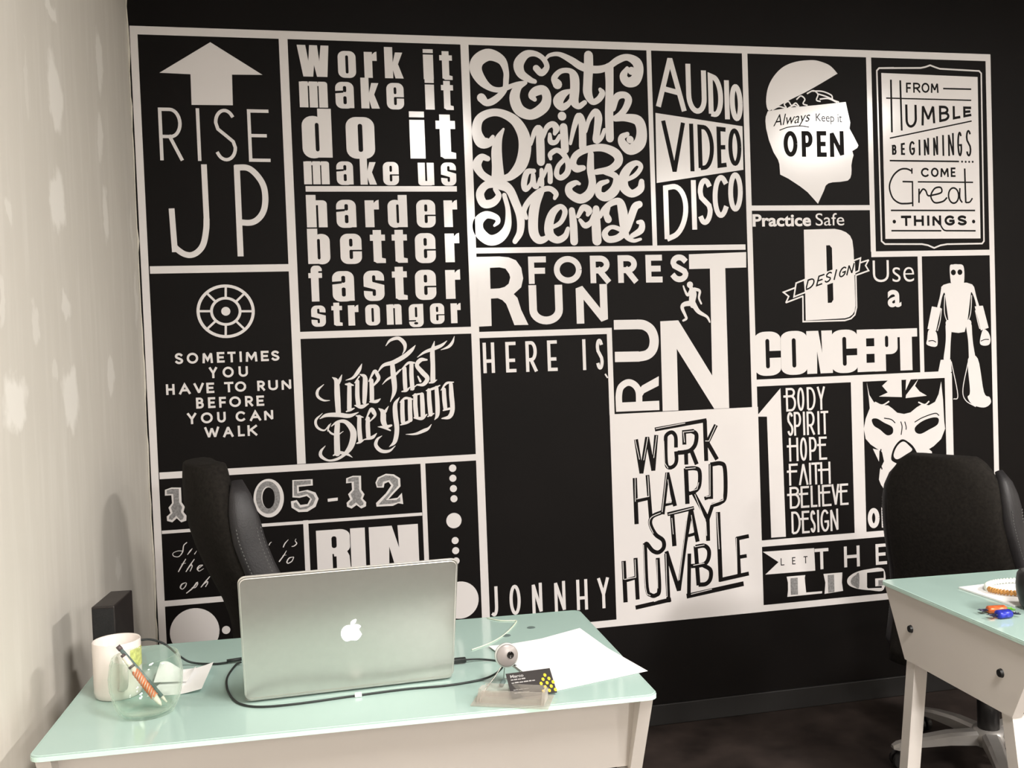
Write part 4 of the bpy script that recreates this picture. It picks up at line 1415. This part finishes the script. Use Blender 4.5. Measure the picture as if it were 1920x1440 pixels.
# ------------------------------------------------------------------ office chairs
def chair(label, loc, rot, lift, rec=0.0):
    t = thing('office_chair', label, 'chair', loc, rot, 'black office chairs')
    # backrest: front profile (height, y); front of the chair is -y
    prof = [(0.40, 0.135), (0.46, 0.115), (0.54, 0.098), (0.62, 0.100), (0.685, 0.118), (0.76, 0.152), (0.825, 0.180), (0.885, 0.200), (0.96, 0.212), (1.02, 0.215), (1.075, 0.215)]
    def yat(zv):
        for (a, b), (c, d) in zip(prof, prof[1:]):
            if a <= zv <= c:
                return b + (d - b) * (zv - a) / (c - a) - rec * max(0, zv - 0.5)
        return prof[-1][1] - rec * 0.575
    def hw(zv):
        base = 0.208 - 0.030 * min(1, max(0, (zv - 0.55) / 0.35)) ** 1.3
        k = (zv - 0.89) / 0.185
        if k > 0:
            base *= math.sqrt(max(0.0, 1 - min(1, k) ** 2.4)) * 0.64 + 0.36
        return base
    bm = NB()
    rings = []
    zs = [0.40 + 0.5 * i / 10 for i in range(10)] + [0.90 + 0.17 * math.sin(i / 19 * PI / 2) for i in range(20)]
    N = 28
    for i, zv in enumerate(zs):
        th = 0.040
        if i >= len(zs) - 4:
            th = (0.040, 0.037, 0.030, 0.016)[i - len(zs) + 4]
        if i == 0:
            th = 0.02
        yc, h = yat(zv) + 0.055, hw(zv)
        ring = []
        for k in range(N):
            a = k / N * 2 * PI
            ca, sa = math.cos(a), math.sin(a)
            x = (h + (0.006 if sa >= 0 else -0.012)) * math.copysign(abs(ca) ** 0.55, ca)
            y = th * math.copysign(abs(sa) ** 0.6, sa) * (1.15 if sa >= 0 else 0.8)
            dish = 0.020 * (1 - (x / h) ** 2) if sa < 0 else -0.0
            y += dish * (1 if sa < 0 else 0) + 0.02 * (1 - (x / h) ** 2) * (1 if sa >= 0 else 0)
            ring.append(bm.verts.new((x, yc + y, zv + lift)))
        rings.append(ring)
    for A, B in zip(rings, rings[1:]):
        for k in range(N):
            bm.faces.new((A[k], A[(k + 1) % N], B[(k + 1) % N], B[k]))
    bm.faces.new(rings[0][::-1])
    bm.faces.new(rings[-1])
    back = obj('backrest', bm, M['fabric'], t, True)
    # leather side bolsters wrap over the shoulders of the back
    for s in (-1, 1):
        pts = []
        for i in range(19):
            zv = 0.42 + (1.030 - 0.42) * i / 18
            pts.append(Vector((s * (hw(zv) + 0.010), yat(zv) + 0.032, zv + lift)))
        m_ = len(pts)
        bm = NB()
        rings = []
        K = 16
        for i, p in enumerate(pts):
            tg = (pts[min(i + 1, m_ - 1)] - pts[max(i - 1, 0)]).normalized()
            yv = Vector((0, 1, 0))
            yv = (yv - tg * yv.dot(tg)).normalized()
            sv = tg.cross(yv)
            sc = 1.0
            if i == 0:
                sc = 0.35
            elif i >= m_ - 4:
                sc = (0.97, 0.88, 0.70, 0.36)[i - m_ + 4]
            ra, rb = 0.022 * sc, 0.037 * sc
            ring = []
            for k in range(K):
                a = k / K * 2 * PI
                ca, sa = math.cos(a), math.sin(a)
                ring.append(bm.verts.new(p + sv * ra * math.copysign(abs(ca) ** 0.6, ca) + yv * rb * math.copysign(abs(sa) ** 0.75, sa)))
            rings.append(ring)
        for A, B in zip(rings, rings[1:]):
            for k in range(K):
                bm.faces.new((A[k], A[(k + 1) % K], B[(k + 1) % K], B[k]))
        bm.faces.new(rings[0][::-1])
        bm.faces.new(rings[-1])
        bo = obj('side_bolster', bm, M['leather'], t, True)
        bo['label'] = 'black leather edge of the backrest'
        # two rows of dashed stitching along the front and one along the rear of the strip
        bm = NB()
        for off, oy in ((0.0174, -0.030), (0.0208, -0.020), (0.0188, 0.027)):
            ln = [Vector((p.x + s * off, p.y + oy, p.z)) for p in pts[3:16]]
            cv = catmull(ln, 8)
            for i in range(0, len(cv) - 1, 2):
                tube(bm, [cv[i], cv[i + 1]], 0.0011, 5)
        obj('stitching', bm, M['stitch'], bo)
    # seat
    bm = NB()
    rings = []
    for zv, g, dz in ((0.42, 0.90, 0), (0.43, 0.98, 0), (0.455, 1.0, 0), (0.48, 0.985, 0), (0.497, 0.93, 0), (0.502, 0.80, 0)):
        rings.append([bm.verts.new((0.24 * g * math.copysign(abs(math.cos(a)) ** 0.5, math.cos(a)), -0.03 + 0.235 * g * math.copysign(abs(math.sin(a)) ** 0.5, math.sin(a)), zv + lift * 0.8)) for a in [k / 32 * 2 * PI for k in range(32)]])
    for A, B in zip(rings, rings[1:]):
        for k in range(32):
            bm.faces.new((A[k], A[(k + 1) % 32], B[(k + 1) % 32], B[k]))
    bm.faces.new(rings[0][::-1])
    bm.faces.new(rings[-1])
    obj('seat', bm, M['leather'], t, True)
    # bar carrying the back, under-seat mechanism, gas column
    bm = NB()
    tube(bm, catmull([(0, 0.05, 0.405 + lift * 0.8), (0, 0.17, 0.40 + lift * 0.8), (0, 0.235, 0.44 + lift), (0, 0.205, 0.60 + lift)], 6), 0.022, 8, flat=(1.6, 0.6))
    obj('back_support', bm, M['plastic'], t, True)
    obj('tilt_mechanism', bx(NB(), (-0.09, -0.12, 0.385 + lift * 0.8), (0.09, 0.10, 0.425 + lift * 0.8), 0.012), M['plastic'], t)
    obj('gas_column', lathe(NB(), [(0, 0.07), (0.032, 0.07), (0.032, 0.24), (0.024, 0.245), (0.024, 0.39 + lift * 0.8), (0, 0.39 + lift * 0.8)], 24), M['plastic'], t, True)
    # five arched arms with castors
    obj('hub', lathe(NB(), [(0, 0.062), (0.050, 0.062), (0.056, 0.09), (0.045, 0.112), (0, 0.112)], 24), M['chair_metal'], t, True)
    for i in range(5):
        a = 2 * PI * i / 5 + 0.98
        d = Vector((math.cos(a), math.sin(a), 0))
        sd = Vector((-d.y, d.x, 0))
        bm = NB()
        rings = []
        for rr_, zt_, zb_, w_ in ((0.035, 0.108, 0.066, 0.026), (0.13, 0.106, 0.070, 0.024), (0.22, 0.094, 0.066, 0.021), (0.29, 0.078, 0.058, 0.018), (0.305, 0.070, 0.060, 0.012)):
            c = d * rr_
            rings.append([bm.verts.new(c + sd * u + Vector((0, 0, zz_))) for u, zz_ in ((-w_, zb_), (w_, zb_), (w_, zt_ - .008), (w_ * .6, zt_), (-w_ * .6, zt_), (-w_, zt_ - .008))])
        for A, B in zip(rings, rings[1:]):
            for k in range(6):
                bm.faces.new((A[k], A[(k + 1) % 6], B[(k + 1) % 6], B[k]))
        bm.faces.new(rings[0][::-1])
        bm.faces.new(rings[-1])
        leg = obj('base_arm', bm, M['chair_metal'], t)
        bm = NB()
        for s in (-1, 1):
            b2 = NB()
            lathe(b2, [(0, -0.008), (0.022, -0.008), (0.025, -0.004), (0.025, 0.004), (0.022, 0.008), (0, 0.008)], 20)
            xform(b2, Matrix.Translation(d * 0.285 + sd * s * 0.013 + Vector((0, 0, 0.025))) @ Matrix.Rotation(a, 4, 'Z') @ Matrix.Rotation(PI / 2, 4, 'X'))
            mtmp = bpy.data.meshes.new('tmp')
            b2.to_mesh(mtmp)
            b2.free()
            bm.from_mesh(mtmp)
            bpy.data.meshes.remove(mtmp)
        tube(bm, [d * 0.285 + Vector((0, 0, 0.02)), d * 0.285 + Vector((0, 0, 0.062))], 0.006, 8)
        obj('castor', bm, M['plastic'], leg)
    return t
chair('black office chair turned side on behind the laptop, leather strip on its back', (0.022, 2.575, 0), math.radians(107), 0.03)
chair('black office chair turned side on behind the right desk, its fabric back towards us', (2.045, 2.62, 0), math.radians(113), -0.080, 0.10)

# ------------------------------------------------------------------ laptop
HL, HR = Vector((-0.125, 1.709, 0)), Vector((0.2385, 1.7205, 0))
ax = (HR - HL).normalized()
lap_rot = math.atan2(ax.y, ax.x)
lap = thing('laptop', 'silver laptop open with its lid back towards us and a lit fruit emblem', 'laptop', ((HL + HR) / 2).to_tuple()[:2] + (0.7508,), lap_rot)
LW, LD = 0.364, 0.249
obj('base', prism(NB(), rrect(-LW / 2, 0.004, LW / 2, 0.004 + LD, 0.012), 0.002, 0.0145), M['alu'], lap)
bm = NB()
for r in range(5):
    for k in range(14):
        x0 = -0.145 + k * 0.0208
        bx(bm, (x0, 0.055 + r * 0.020, 0.0145), (x0 + 0.0175, 0.055 + r * 0.020 + 0.0165, 0.0152))
obj('keyboard', bm, M['key'], lap)
obj('trackpad', prism(NB(), rrect(-0.053, 0.165, 0.053, 0.240, 0.004), 0.0145, 0.0148), M['alu_edge'], lap)
for sx in (-0.15, 0.15):
    for sy in (0.03, 0.23):
        obj('foot', lathe(NB(), [(0, 0), (0.006, 0), (0.006, 0.002), (0, 0.002)], 14, (sx, sy, 0)), M['rubber'], lap)
tilt = math.radians(21.5)
LM = Matrix.Translation((0, 0.002, 0.0075)) @ Matrix.Rotation(tilt, 4, 'X')
# lid plane: local x across, z up; leaning top towards -y
lid = obj('lid', xform(prism(NB(), rrect(-LW / 2, 0, LW / 2, LD, 0.013), -0.0045, 0.0, 1), LM), M['alu'], lap)
bm = NB()
a, b = rrect(-LW / 2 - .0003, -.0003, LW / 2 + .0003, LD + .0003, 0.013), rrect(-LW / 2 + 0.0030, 0.003, LW / 2 - 0.0030, LD - 0.003, 0.011)
n = len(a)
r0 = [bm.verts.new((x, 0.0004, y)) for x, y in a]
r1 = [bm.verts.new((x, -0.0030, y)) for x, y in a]
r2 = [bm.verts.new((x, -0.0052, y)) for x, y in b]
for i in range(n):
    j = (i + 1) % n
    bm.faces.new((r0[i], r0[j], r1[j], r1[i]))
    bm.faces.new((r1[i], r1[j], r2[j], r2[i]))
obj('lid_rim', xform(bm, LM), M['alu_edge'], lid)
obj('screen', xform(bx(NB(), (-LW / 2 + 0.006, 0.0002, 0.014), (LW / 2 - 0.006, 0.0012, LD - 0.006)), LM), M['screen'], lid)
obj('hinge', xform(bx(NB(), (-0.12, -0.002, -0.0045), (0.12, 0.006, 0.003), 0.002), Matrix.Translation((0, 0.006, 0.009))), M['screen'], lap)
# emblem: fruit with a bite and a leaf, lit from behind
fr = [(0.0, 0.62), (0.10, 0.67), (0.24, 0.70), (0.38, 0.64), (0.46, 0.55), (0.40, 0.47), (0.345, 0.36), (0.345, 0.22), (0.40, 0.10), (0.50, 0.02),
      (0.46, -0.10), (0.38, -0.24), (0.27, -0.36), (0.17, -0.37), (0.06, -0.33), (-0.06, -0.33), (-0.17, -0.37), (-0.27, -0.36), (-0.38, -0.25), (-0.47, -0.06), (-0.50, 0.16), (-0.47, 0.40), (-0.37, 0.58), (-0.24, 0.68), (-0.10, 0.68)]
lf = [(-0.02, 0.72), (0.10, 0.75), (0.20, 0.86), (0.24, 1.0), (0.23, 1.06), (0.10, 1.02), (0.0, 0.92), (-0.03, 0.80)]
bm = NB()
for outl in (fr, lf):
    p = [tuple(v) for v in catmull(outl, 4, True)]
    f = [(x * 0.0345, 0.114 + y * 0.0300) for x, y in p]
    prism(bm, f, -0.0052, -0.0046, 1)
bmesh.ops.triangulate(bm, faces=bm.faces)
lo = obj('emblem', xform(bm, LM), M['logo'], lid)
lo['label'] = 'white glowing fruit emblem'

# ------------------------------------------------------------------ things on the left desk
DZ = 0.75
# speaker
sp = thing('speaker', 'small black box speaker in the corner against the left wall', 'speaker', (-0.3945, 2.035, DZ), math.radians(-5))
obj('case', bx(NB(), (-0.0215, -0.065, 0.0), (0.0215, 0.065, 0.129), 0.0025), M['speaker'], sp)
obj('grille', bx(NB(), (-0.019, -0.0685, 0.004), (0.019, -0.0645, 0.125), 0.001), M['grille'], sp)

# mug
mug = thing('mug', 'white mug with a lime print, next to the left wall', 'mug', (-0.352, 1.832, DZ), 0)
obj('body', lathe(NB(), [(0, 0.0), (0.036, 0.0), (0.0395, 0.003), (0.0410, 0.012), (0.0410, 0.0985), (0.0402, 0.1000), (0.0385, 0.0985), (0.0380, 0.012), (0.034, 0.006), (0, 0.006)], 48), M['ceramic'], mug, True)
bm = NB()
hd = Vector((0.32, -0.947, 0))
tube(bm, [hd * r + Vector((0, 0, zv)) for r, zv in [(v.x, v.y) for v in catmull([(0.039, 0.080), (0.056, 0.084), (0.067, 0.072), (0.068, 0.050), (0.060, 0.030), (0.039, 0.020)], 6)]], 0.0062, 10, flat=(1.2, 0.8))
obj('handle', bm, M['ceramic'], mug, True)
bm = NB()
for a0, a1, z0, z1 in ((-48, 8, 0.052, 0.086),):
    K = 12
    lo_ = [bm.verts.new((0.0413 * math.cos(math.radians(a0 + (a1 - a0) * k / K)), 0.0413 * math.sin(math.radians(a0 + (a1 - a0) * k / K)), z0)) for k in range(K + 1)]
    hi_ = [bm.verts.new((0.0413 * math.cos(math.radians(a0 + (a1 - a0) * k / K)), 0.0413 * math.sin(math.radians(a0 + (a1 - a0) * k / K)), z1)) for k in range(K + 1)]
    for k in range(K):
        bm.faces.new((lo_[k], lo_[k + 1], hi_[k + 1], hi_[k]))
obj('print', bm, M['mug_print'], mug)

# round clear glass jar
JC = Vector((-0.2865, 1.722, DZ))
bm = NB()
lathe(bm, [(0, 0.0), (0.040, 0.0), (0.044, 0.002), (0.0530, 0.020), (0.0590, 0.045), (0.0600, 0.065), (0.0570, 0.087), (0.0535, 0.0975), (0.0525, 0.0985), (0.0515, 0.0975), (0.0547, 0.086), (0.0577, 0.065), (0.0567, 0.045), (0.0505, 0.021), (0.041, 0.006), (0, 0.006)], 56)
jar = tag(obj('glass_jar', bm, M['glass'], None, True, JC), 'round clear glass jar holding an orange striped pen', 'jar')
# pen and straw leaning in it
def stick(name, label, p0, p1, r, m, cat):
    t = thing(name, label, cat, p0)
    p0, p1 = Vector(p0), Vector(p1)
    v = p1 - p0
    return t, v
p0, p1 = (-0.262, 1.7105, DZ + 0.0125), (-0.3235, 1.7270, DZ + 0.1010)
t, v = stick('pen', 'orange and cream striped pen leaning in the glass jar', p0, p1, 0.005, None, 'pen')
obj('barrel', tube(NB(), [v * 0.16, v * 0.72], 0.0052, 14), M['candy_white'], t, True)
bm = NB()
u1 = v.normalized()
u2 = u1.cross(Vector((0, 1, 0))).normalized()
u3 = u1.cross(u2)
for ph in (0, PI / 2, PI, 1.5 * PI):
    pts = [v * (0.18 + 0.50 * k / 60) + (u2 * math.cos(ph + k * 0.26) + u3 * math.sin(ph + k * 0.26)) * 0.0048 for k in range(61)]
    tube(bm, pts, 0.0019, 6)
obj('stripe', bm, M['candy_orange'], t, True)
obj('tip', tube(NB(), [v * 0.0, v * 0.05, v * 0.16], [0.001, 0.0035, 0.005], 14), M['candy_white'], t, True)
obj('clip_ring', tube(NB(), [v * 0.74, v * 0.78], 0.0054, 14), M['pen_dark'], t, True)
obj('cap', tube(NB(), [v * 0.72, v * 0.95, v * 0.955], [0.0048, 0.0045, 0.004], 14), M['candy_white'], t, True)
obj('button', tube(NB(), [v * 0.955, v], 0.0038, 12), M['pen_dark'], t, True)
p0, p1 = (-0.255, 1.722, DZ + 0.0135), (-0.3330, 1.742, DZ + 0.112)
t, v = stick('pen', 'thin clear pen with dark tip leaning behind the striped pen in the jar', p0, p1, 0.004, None, 'pen')
obj('barrel', tube(NB(), [v * 0.1, v * 0.93], 0.0034, 12), M['pad'], t, True)
obj('tip', tube(NB(), [v * 0, v * 0.1], [0.0012, 0.0034], 12), M['candy_white'], t, True)
obj('cap', tube(NB(), [v * 0.93, v], [0.0042, 0.004], 12), M['pen_dark'], t, True)

# loose receipts behind the jar
def sheet(pts, z, th=0.0004, curl=None):
    """thin paper from a quad of corners, optional curl function of (u, v)"""
    bm = NB()
    N = 14
    A, B, C_, D = [Vector((p[0], p[1], 0)) for p in pts]
    G = []
    for i in range(N + 1):
        row = []
        for j in range(N + 1):
            u, vv = i / N, j / N
            p = A * (1 - u) * (1 - vv) + B * u * (1 - vv) + C_ * u * vv + D * (1 - u) * vv
            p.z = z + (curl(u, vv) if curl else 0)
            row.append(bm.verts.new(p))
        G.append(row)
    fs = [bm.faces.new((G[i][j], G[i + 1][j], G[i + 1][j + 1], G[i][j + 1])) for i in range(N) for j in range(N)]
    ex = bmesh.ops.extrude_face_region(bm, geom=fs)
    for g in ex['geom']:
        if isinstance(g, bmesh.types.BMVert):
            g.co.z += th
    return bm
tag(obj('receipt', sheet([(-0.300, 1.800), (-0.205, 1.790), (-0.197, 1.930), (-0.272, 1.925)], DZ + 0.0008, curl=lambda u, v: 0.022 * max(0, u - 0.55) ** 1.3 + 0.004 * v), M['paper']), 'crumpled white receipt lying flat between jar and laptop', 'receipt')
tag(obj('receipt', sheet([(-0.296, 1.855), (-0.236, 1.842), (-0.226, 1.905), (-0.292, 1.915)], DZ + 0.004, curl=lambda u, v: 0.020 * (0.5 + 0.5 * math.sin(u * 5 + 1)) * v + 0.004), M['paper']), 'small folded white slip standing up behind the jar', 'receipt')

# webcam
WC = Vector((0.3245, 1.652, DZ))
wb = thing('webcam', 'round silver webcam with dark lens on thin wire legs', 'webcam', WC, 0)
hc = Vector((0.0, 0.0, 0.057))
toc = (Vector((0.10, -0.6, CAM_H)) - WC - hc)
toc = (Vector((0.02, -1.0, 0.10))).normalized()
q = Vector((0, 0, 1)).rotation_difference(toc).to_matrix().to_4x4()
HM = Matrix.Translation(hc) @ q
obj('housing', xform(lathe(NB(), [(0, -0.013), (0.012, -0.012), (0.019, -0.005), (0.0205, 0.002), (0.0195, 0.0065), (0.0172, 0.0085), (0, 0.0085)], 40), HM), M['webcam'], wb, True)
obj('rim', xform(lathe(NB(), [(0.0175, 0.0070), (0.0212, 0.0050), (0.0215, 0.0), (0.0200, -0.002)], 40), HM), M['webcam_ring'], wb, True)
ln_ = Matrix.Translation((0.0055, 0.0010, 0))
obj('lens', xform(lathe(NB(), [(0.0060, 0.0080), (0.0060, 0.0100), (0.0050, 0.0104), (0.0035, 0.0096), (0, 0.0094)], 24), HM @ ln_), M['lens'], wb, True)
for nm, pts in (('wire_leg', [(-0.007, 0.002, 0.040), (-0.024, -0.004, 0.020), (-0.043, -0.010, 0.0015), (-0.035, -0.013, 0.0015)]),
                ('wire_leg', [(0.006, 0.002, 0.040), (0.028, 0.004, 0.020), (0.050, -0.004, 0.0015), (0.046, -0.010, 0.0015)]),
                ('wire_leg', [(0.0, 0.006, 0.042), (0.0, 0.022, 0.024), (0.002, 0.040, 0.0015), (0.008, 0.040, 0.0015)])):
    obj(nm, tube(NB(), catmull(pts, 6), 0.0011, 8), M['chrome'], wb, True)
bm = NB()
tube(bm, [(-0.012, -0.004, 0.0055), (-0.005, 0.008, 0.0085)], 0.0042, 12)
obj('rubber_foot', bm, M['pad'], wb, True)

# cables
def cable(name, label, pts, r, m, cat='cable', n=8, extra=()):
    o = obj(name, tube(NB(), catmull(pts, 10), r, n), m, None, True)
    return tag(o, label, cat)
z0 = DZ + 0.0024
cb = thing('webcam_cable', 'black cable looping in front of the laptop from its left side to the webcam', 'cable', (0, 0, 0))
obj('cord', tube(NB(), catmull([(-0.146, 1.934, z0 + 0.004), (-0.156, 1.926, z0 + 0.001), (-0.166, 1.865, z0), (-0.163, 1.804, z0), (-0.151, 1.746, z0), (-0.132, 1.704, z0), (-0.097, 1.680, z0), (-0.035, 1.676, z0), (0.055, 1.684, z0), (0.148, 1.690, z0), (0.223, 1.686, z0), (0.284, 1.694, z0 + 0.001), (0.310, 1.690, z0 + 0.010), (0.3225, 1.678, z0 + 0.026), (0.3245, 1.664, z0 + 0.042)], 10), 0.0020, 8), M['rubber'], cb, True)
obj('cable_tie', bx(NB(), (0.060, 1.6795, DZ + 0.0006), (0.072, 1.6895, DZ + 0.0062), 0.001), M['paper'], cb)
cb = thing('speaker_cable', 'black cable running from behind the mug to the laptop', 'cable', (0, 0, 0))
obj('cord', tube(NB(), catmull([(-0.365, 1.952, z0 + 0.040), (-0.347, 1.935, z0 + 0.062), (-0.329, 1.930, z0 + 0.066), (-0.309, 1.940, z0 + 0.062), (-0.286, 1.948, z0 + 0.048), (-0.263, 1.955, z0 + 0.022), (-0.241, 1.962, z0 + 0.004), (-0.198, 1.950, z0 + 0.0005), (-0.172, 1.948, z0 + 0.0015)], 10), 0.0020, 8), M['rubber'], cb, True)
obj('plug', tube(NB(), [(-0.174, 1.948, z0 + 0.004), (-0.146, 1.950, z0 + 0.005)], 0.0034, 10), M['rubber'], cb, True)
cb = thing('usb_cable', 'black cable plugged into the laptop side, passing behind the webcam', 'cable', (0, 0, 0))
obj('plug', bx(NB(), (0.246, 1.800, DZ + 0.002), (0.276, 1.812, DZ + 0.011), 0.002), M['rubber'], cb)
obj('cord', tube(NB(), catmull([(0.275, 1.806, z0 + 0.004), (0.300, 1.808, z0 + 0.002), (0.325, 1.800, z0), (0.350, 1.778, z0), (0.362, 1.752, z0)], 10), 0.0018, 8), M['rubber'], cb, True)
cable('thin_pale_line', 'thin pale line across the rear of the left desk', [(0.372, 2.098, z0 - 0.001), (0.395, 2.068, z0 - 0.001), (0.420, 2.058, z0 - 0.001), (0.428, 2.050, z0 - 0.001), (0.405, 2.0, z0 - 0.001), (0.375, 1.95, z0 - 0.001), (0.340, 1.91, z0 - 0.001), (0.30, 1.88, z0 - 0.001)], 0.0012, M['pale_line'])  # thin pale tube following a bent line over the desk

# paper
pp_ = thing('paper_sheet', 'large white paper sheet at the right end of the left desk', 'paper', (0, 0, 0))
def curl(u, v):
    return 0.010 * max(0, u + v - 1.55) * 2 + 0.003 * max(0, 0.2 - u) * 5 * v
obj('sheet', sheet([(0.388, 1.600), (0.585, 1.652), (0.536, 1.925), (0.335, 1.885)], DZ + 0.0008, curl=curl), M['paper'], pp_)
bm = NB()
for k in range(14):
    u, v = 0.15 + 0.6 * random.random(), 0.12 + 0.7 * random.random()
    A = Vector((0.388, 1.600)).lerp(Vector((0.585, 1.652)), u)
    B = Vector((0.335, 1.885)).lerp(Vector((0.536, 1.925)), u)
    p = A.lerp(B, v)
    L_ = 0.008 + 0.02 * random.random()
    bx(bm, (p.x, p.y, DZ + 0.00125), (p.x + L_, p.y + 0.0014, DZ + 0.0014))
obj('pencil_marks', bm, M['ink'], pp_)

# business card stand
hx = Vector((0.367 - 0.245, 1.530 - 1.585, 0)).normalized()
h_rot = math.atan2(hx.y, hx.x)
ch = thing('card_stand', 'clear acrylic stand with a slanted front on the front edge of the desk', 'card stand', (0.318, 1.578, DZ), h_rot)
bm = NB()
bx(bm, (-0.066, -0.030, 0.0003), (0.066, 0.034, 0.0033), 0.001)
obj('base', bm, M['acrylic'], ch)
bm = NB()
prism(bm, [(-0.020, 0.0034), (-0.0165, 0.0034), (-0.0035, 0.019), (-0.0070, 0.0195)], -0.052, 0.052, 0)
obj('front_lip', bm, M['acrylic'], ch)
bm = NB()
prism(bm, [(0.010, 0.0034), (0.0135, 0.0034), (0.026, 0.021), (0.0225, 0.022)], -0.052, 0.052, 0)
obj('back_plate', bm, M['acrylic'], ch)
for s in (-1, 1):
    obj('end_cheek', prism(NB(), [(-0.022, 0.0034), (0.014, 0.0034), (0.022, 0.019), (-0.004, 0.022)], s * 0.0550 - 0.0025, s * 0.0550 + 0.0025, 0), M['acrylic'], ch)

cdm = thing('business_card', 'black business card with yellow squares leaning in the acrylic stand', 'card', (0.3575, 1.583, DZ + 0.0045), math.radians(4))
lean = math.radians(50)
CM = Matrix.Rotation(-lean, 4, 'X')
CWd, CHt = 0.080, 0.048
obj('card', xform(bx(NB(), (-CWd / 2, -0.0003, 0), (CWd / 2, 0.0003, CHt)), CM), M['card_black'], cdm)
bm = NB()
for r in range(5):
    for k in range(5):
        if (r + k) % 2 == 0 and not (r == 4 and k != 2):
            xx, zz2 = 0.014 + k * 0.0054, 0.002 + r * 0.0075
            pts = [(xx + 0.0029 + 0.0029 * math.cos(a * PI / 3), zz2 + 0.0036 + 0.0036 * math.sin(a * PI / 3)) for a in range(6)]
            prism(bm, pts, -0.0006, -0.0003, 1)
obj('yellow_pattern', xform(bm, CM), M['card_yellow'], cdm)
# printing on the card: a name line and lines too small to read
bm = NB()
for t3 in font_tris('Marco', 0.02):
    mnx = 2.9
    vs = [bm.verts.new((-0.034 + x / mnx * 0.027, -0.0005, 0.0385 + y * 0.0078)) for x, y in t3]
    bm.faces.new(vs)
for row, (zz2, ln_w) in enumerate(((0.0335, 0.026), (0.0275, 0.037), (0.0145, 0.028), (0.0085, 0.026))):
    x = -0.034
    hgt = 0.0022 if row < 2 else 0.0011
    while x < -0.034 + ln_w:
        wd = 0.004 + 0.005 * random.random()
        bx(bm, (x, -0.0006, zz2), (x + wd, -0.0004, zz2 + hgt * (0.7 + 0.3 * random.random())))
        x += wd + 0.0012
obj('printing', xform(bm, CM), M['card_white'], cdm)

# ------------------------------------------------------------------ things on the right desk
tag(obj('white_card', prism(NB(), [(1.470, 1.975), (1.474, 1.800), (1.650, 1.790), (1.650, 1.985)], DZ + 0.0005, DZ + 0.004), M['paper']), 'square white card lying on the right desk under the beaded ring', 'card')
RC = Vector((1.578, 1.905, DZ + 0.0112))
br = thing('beaded_ring', 'amber and pearl beaded ring lying on the white card', 'bracelet', RC)
for nm, m, a0, a1 in (('amber_beads', M['amber'], 172, 330), ('pearl_beads', M['bead_white'], 330, 532)):
    bm = NB()
    K = int((a1 - a0) / 6)
    for k in range(K):
        a = math.radians(a0 + 6 * k + 3)
        b2 = bmesh.ops.create_icosphere(bm, subdivisions=2, radius=0.0050)
        mt = Matrix.Translation((0.078 * math.cos(a), 0.058 * math.sin(a), 0)) @ Matrix.Diagonal((0.9, 0.9, 1.35, 1))
        bmesh.ops.transform(bm, matrix=mt, verts=b2['verts'])
    tube(bm, [(0.078 * math.cos(math.radians(a)), 0.058 * math.sin(math.radians(a)), 0) for a in range(a0, a1 + 1, 6)], 0.004, 8)
    obj(nm, bm, m, br, True)

cup = thing('pen_cup', 'black round cup holding a white stick at the right edge', 'cup', (1.509, 1.768, DZ))
obj('body', lathe(NB(), [(0, 0), (0.030, 0), (0.037, 0.012), (0.043, 0.035), (0.044, 0.055), (0.041, 0.076), (0.036, 0.084), (0.033, 0.083), (0.039, 0.055), (0.036, 0.03), (0.028, 0.008), (0, 0.006)], 36), M['plastic'], cup, True)
tag(obj('white_stick', tube(NB(), [(1.512, 1.770, DZ + 0.011), (1.500, 1.775, DZ + 0.094)], 0.0048, 14), M['candy_white'], None, True), 'white stick standing in the black cup', 'stick')

def sweet(label, loc, rot, m, m2, L=0.042, r=0.009, ends=True):
    t = thing('wrapped_sweet', label, 'sweet', loc, rot, 'wrapped sweets by the black cup')
    pr = [(-L / 2, r * 0.7), (-L / 2 + 0.003, r), (L / 2 - 0.003, r), (L / 2, r * 0.7)]
    bm = NB()
    tube(bm, [(x, 0, r * 0.9) for x, _ in pr], [q for _, q in pr], 12, flat=(1.15, 0.85))
    obj('wrapper', bm, m, t, True)
    for s in (-1, 1):
        bm = NB()
        rings = []
        for k, (d, hh) in enumerate(((0, 0.35), (0.004, 0.25), (0.010, 0.8), (0.016, 1.15))):
            rings.append([bm.verts.new((s * (L / 2 + d), math.sin(j / 7 * 2 * PI * 1.0) * 0 + (j / 7 - 0.5) * 2 * r * hh, r * 0.8 + 0.002 * math.sin(j * 2.2 + k))) for j in range(8)])
        fs = []
        for A, B in zip(rings, rings[1:]):
            for j in range(7):
                fs.append(bm.faces.new((A[j], A[j + 1], B[j + 1], B[j])))
        ex = bmesh.ops.extrude_face_region(bm, geom=fs)
        for g in ex['geom']:
            if isinstance(g, bmesh.types.BMVert):
                g.co.z += 0.0006
        obj('twist_end', bm, m2 if s > 0 else M['dark_foil'], t)
    return t
sweet('sweet in orange wrapper with green and dark ends, on right desk', (1.4085, 1.772, DZ), math.radians(-8), M['orange_foil'], M['green_foil'], 0.040, 0.0095)
sweet('sweet in shiny blue wrapper nearest the edge of the right desk', (1.3960, 1.735, DZ), math.radians(0), M['blue_foil'], M['dark_foil'], 0.032, 0.0105)
sweet('blue wrapped sweet tucked under the black cup at the right edge', (1.487, 1.712, DZ), math.radians(-25), M['blue_foil'], M['blue_foil'], 0.03, 0.008)
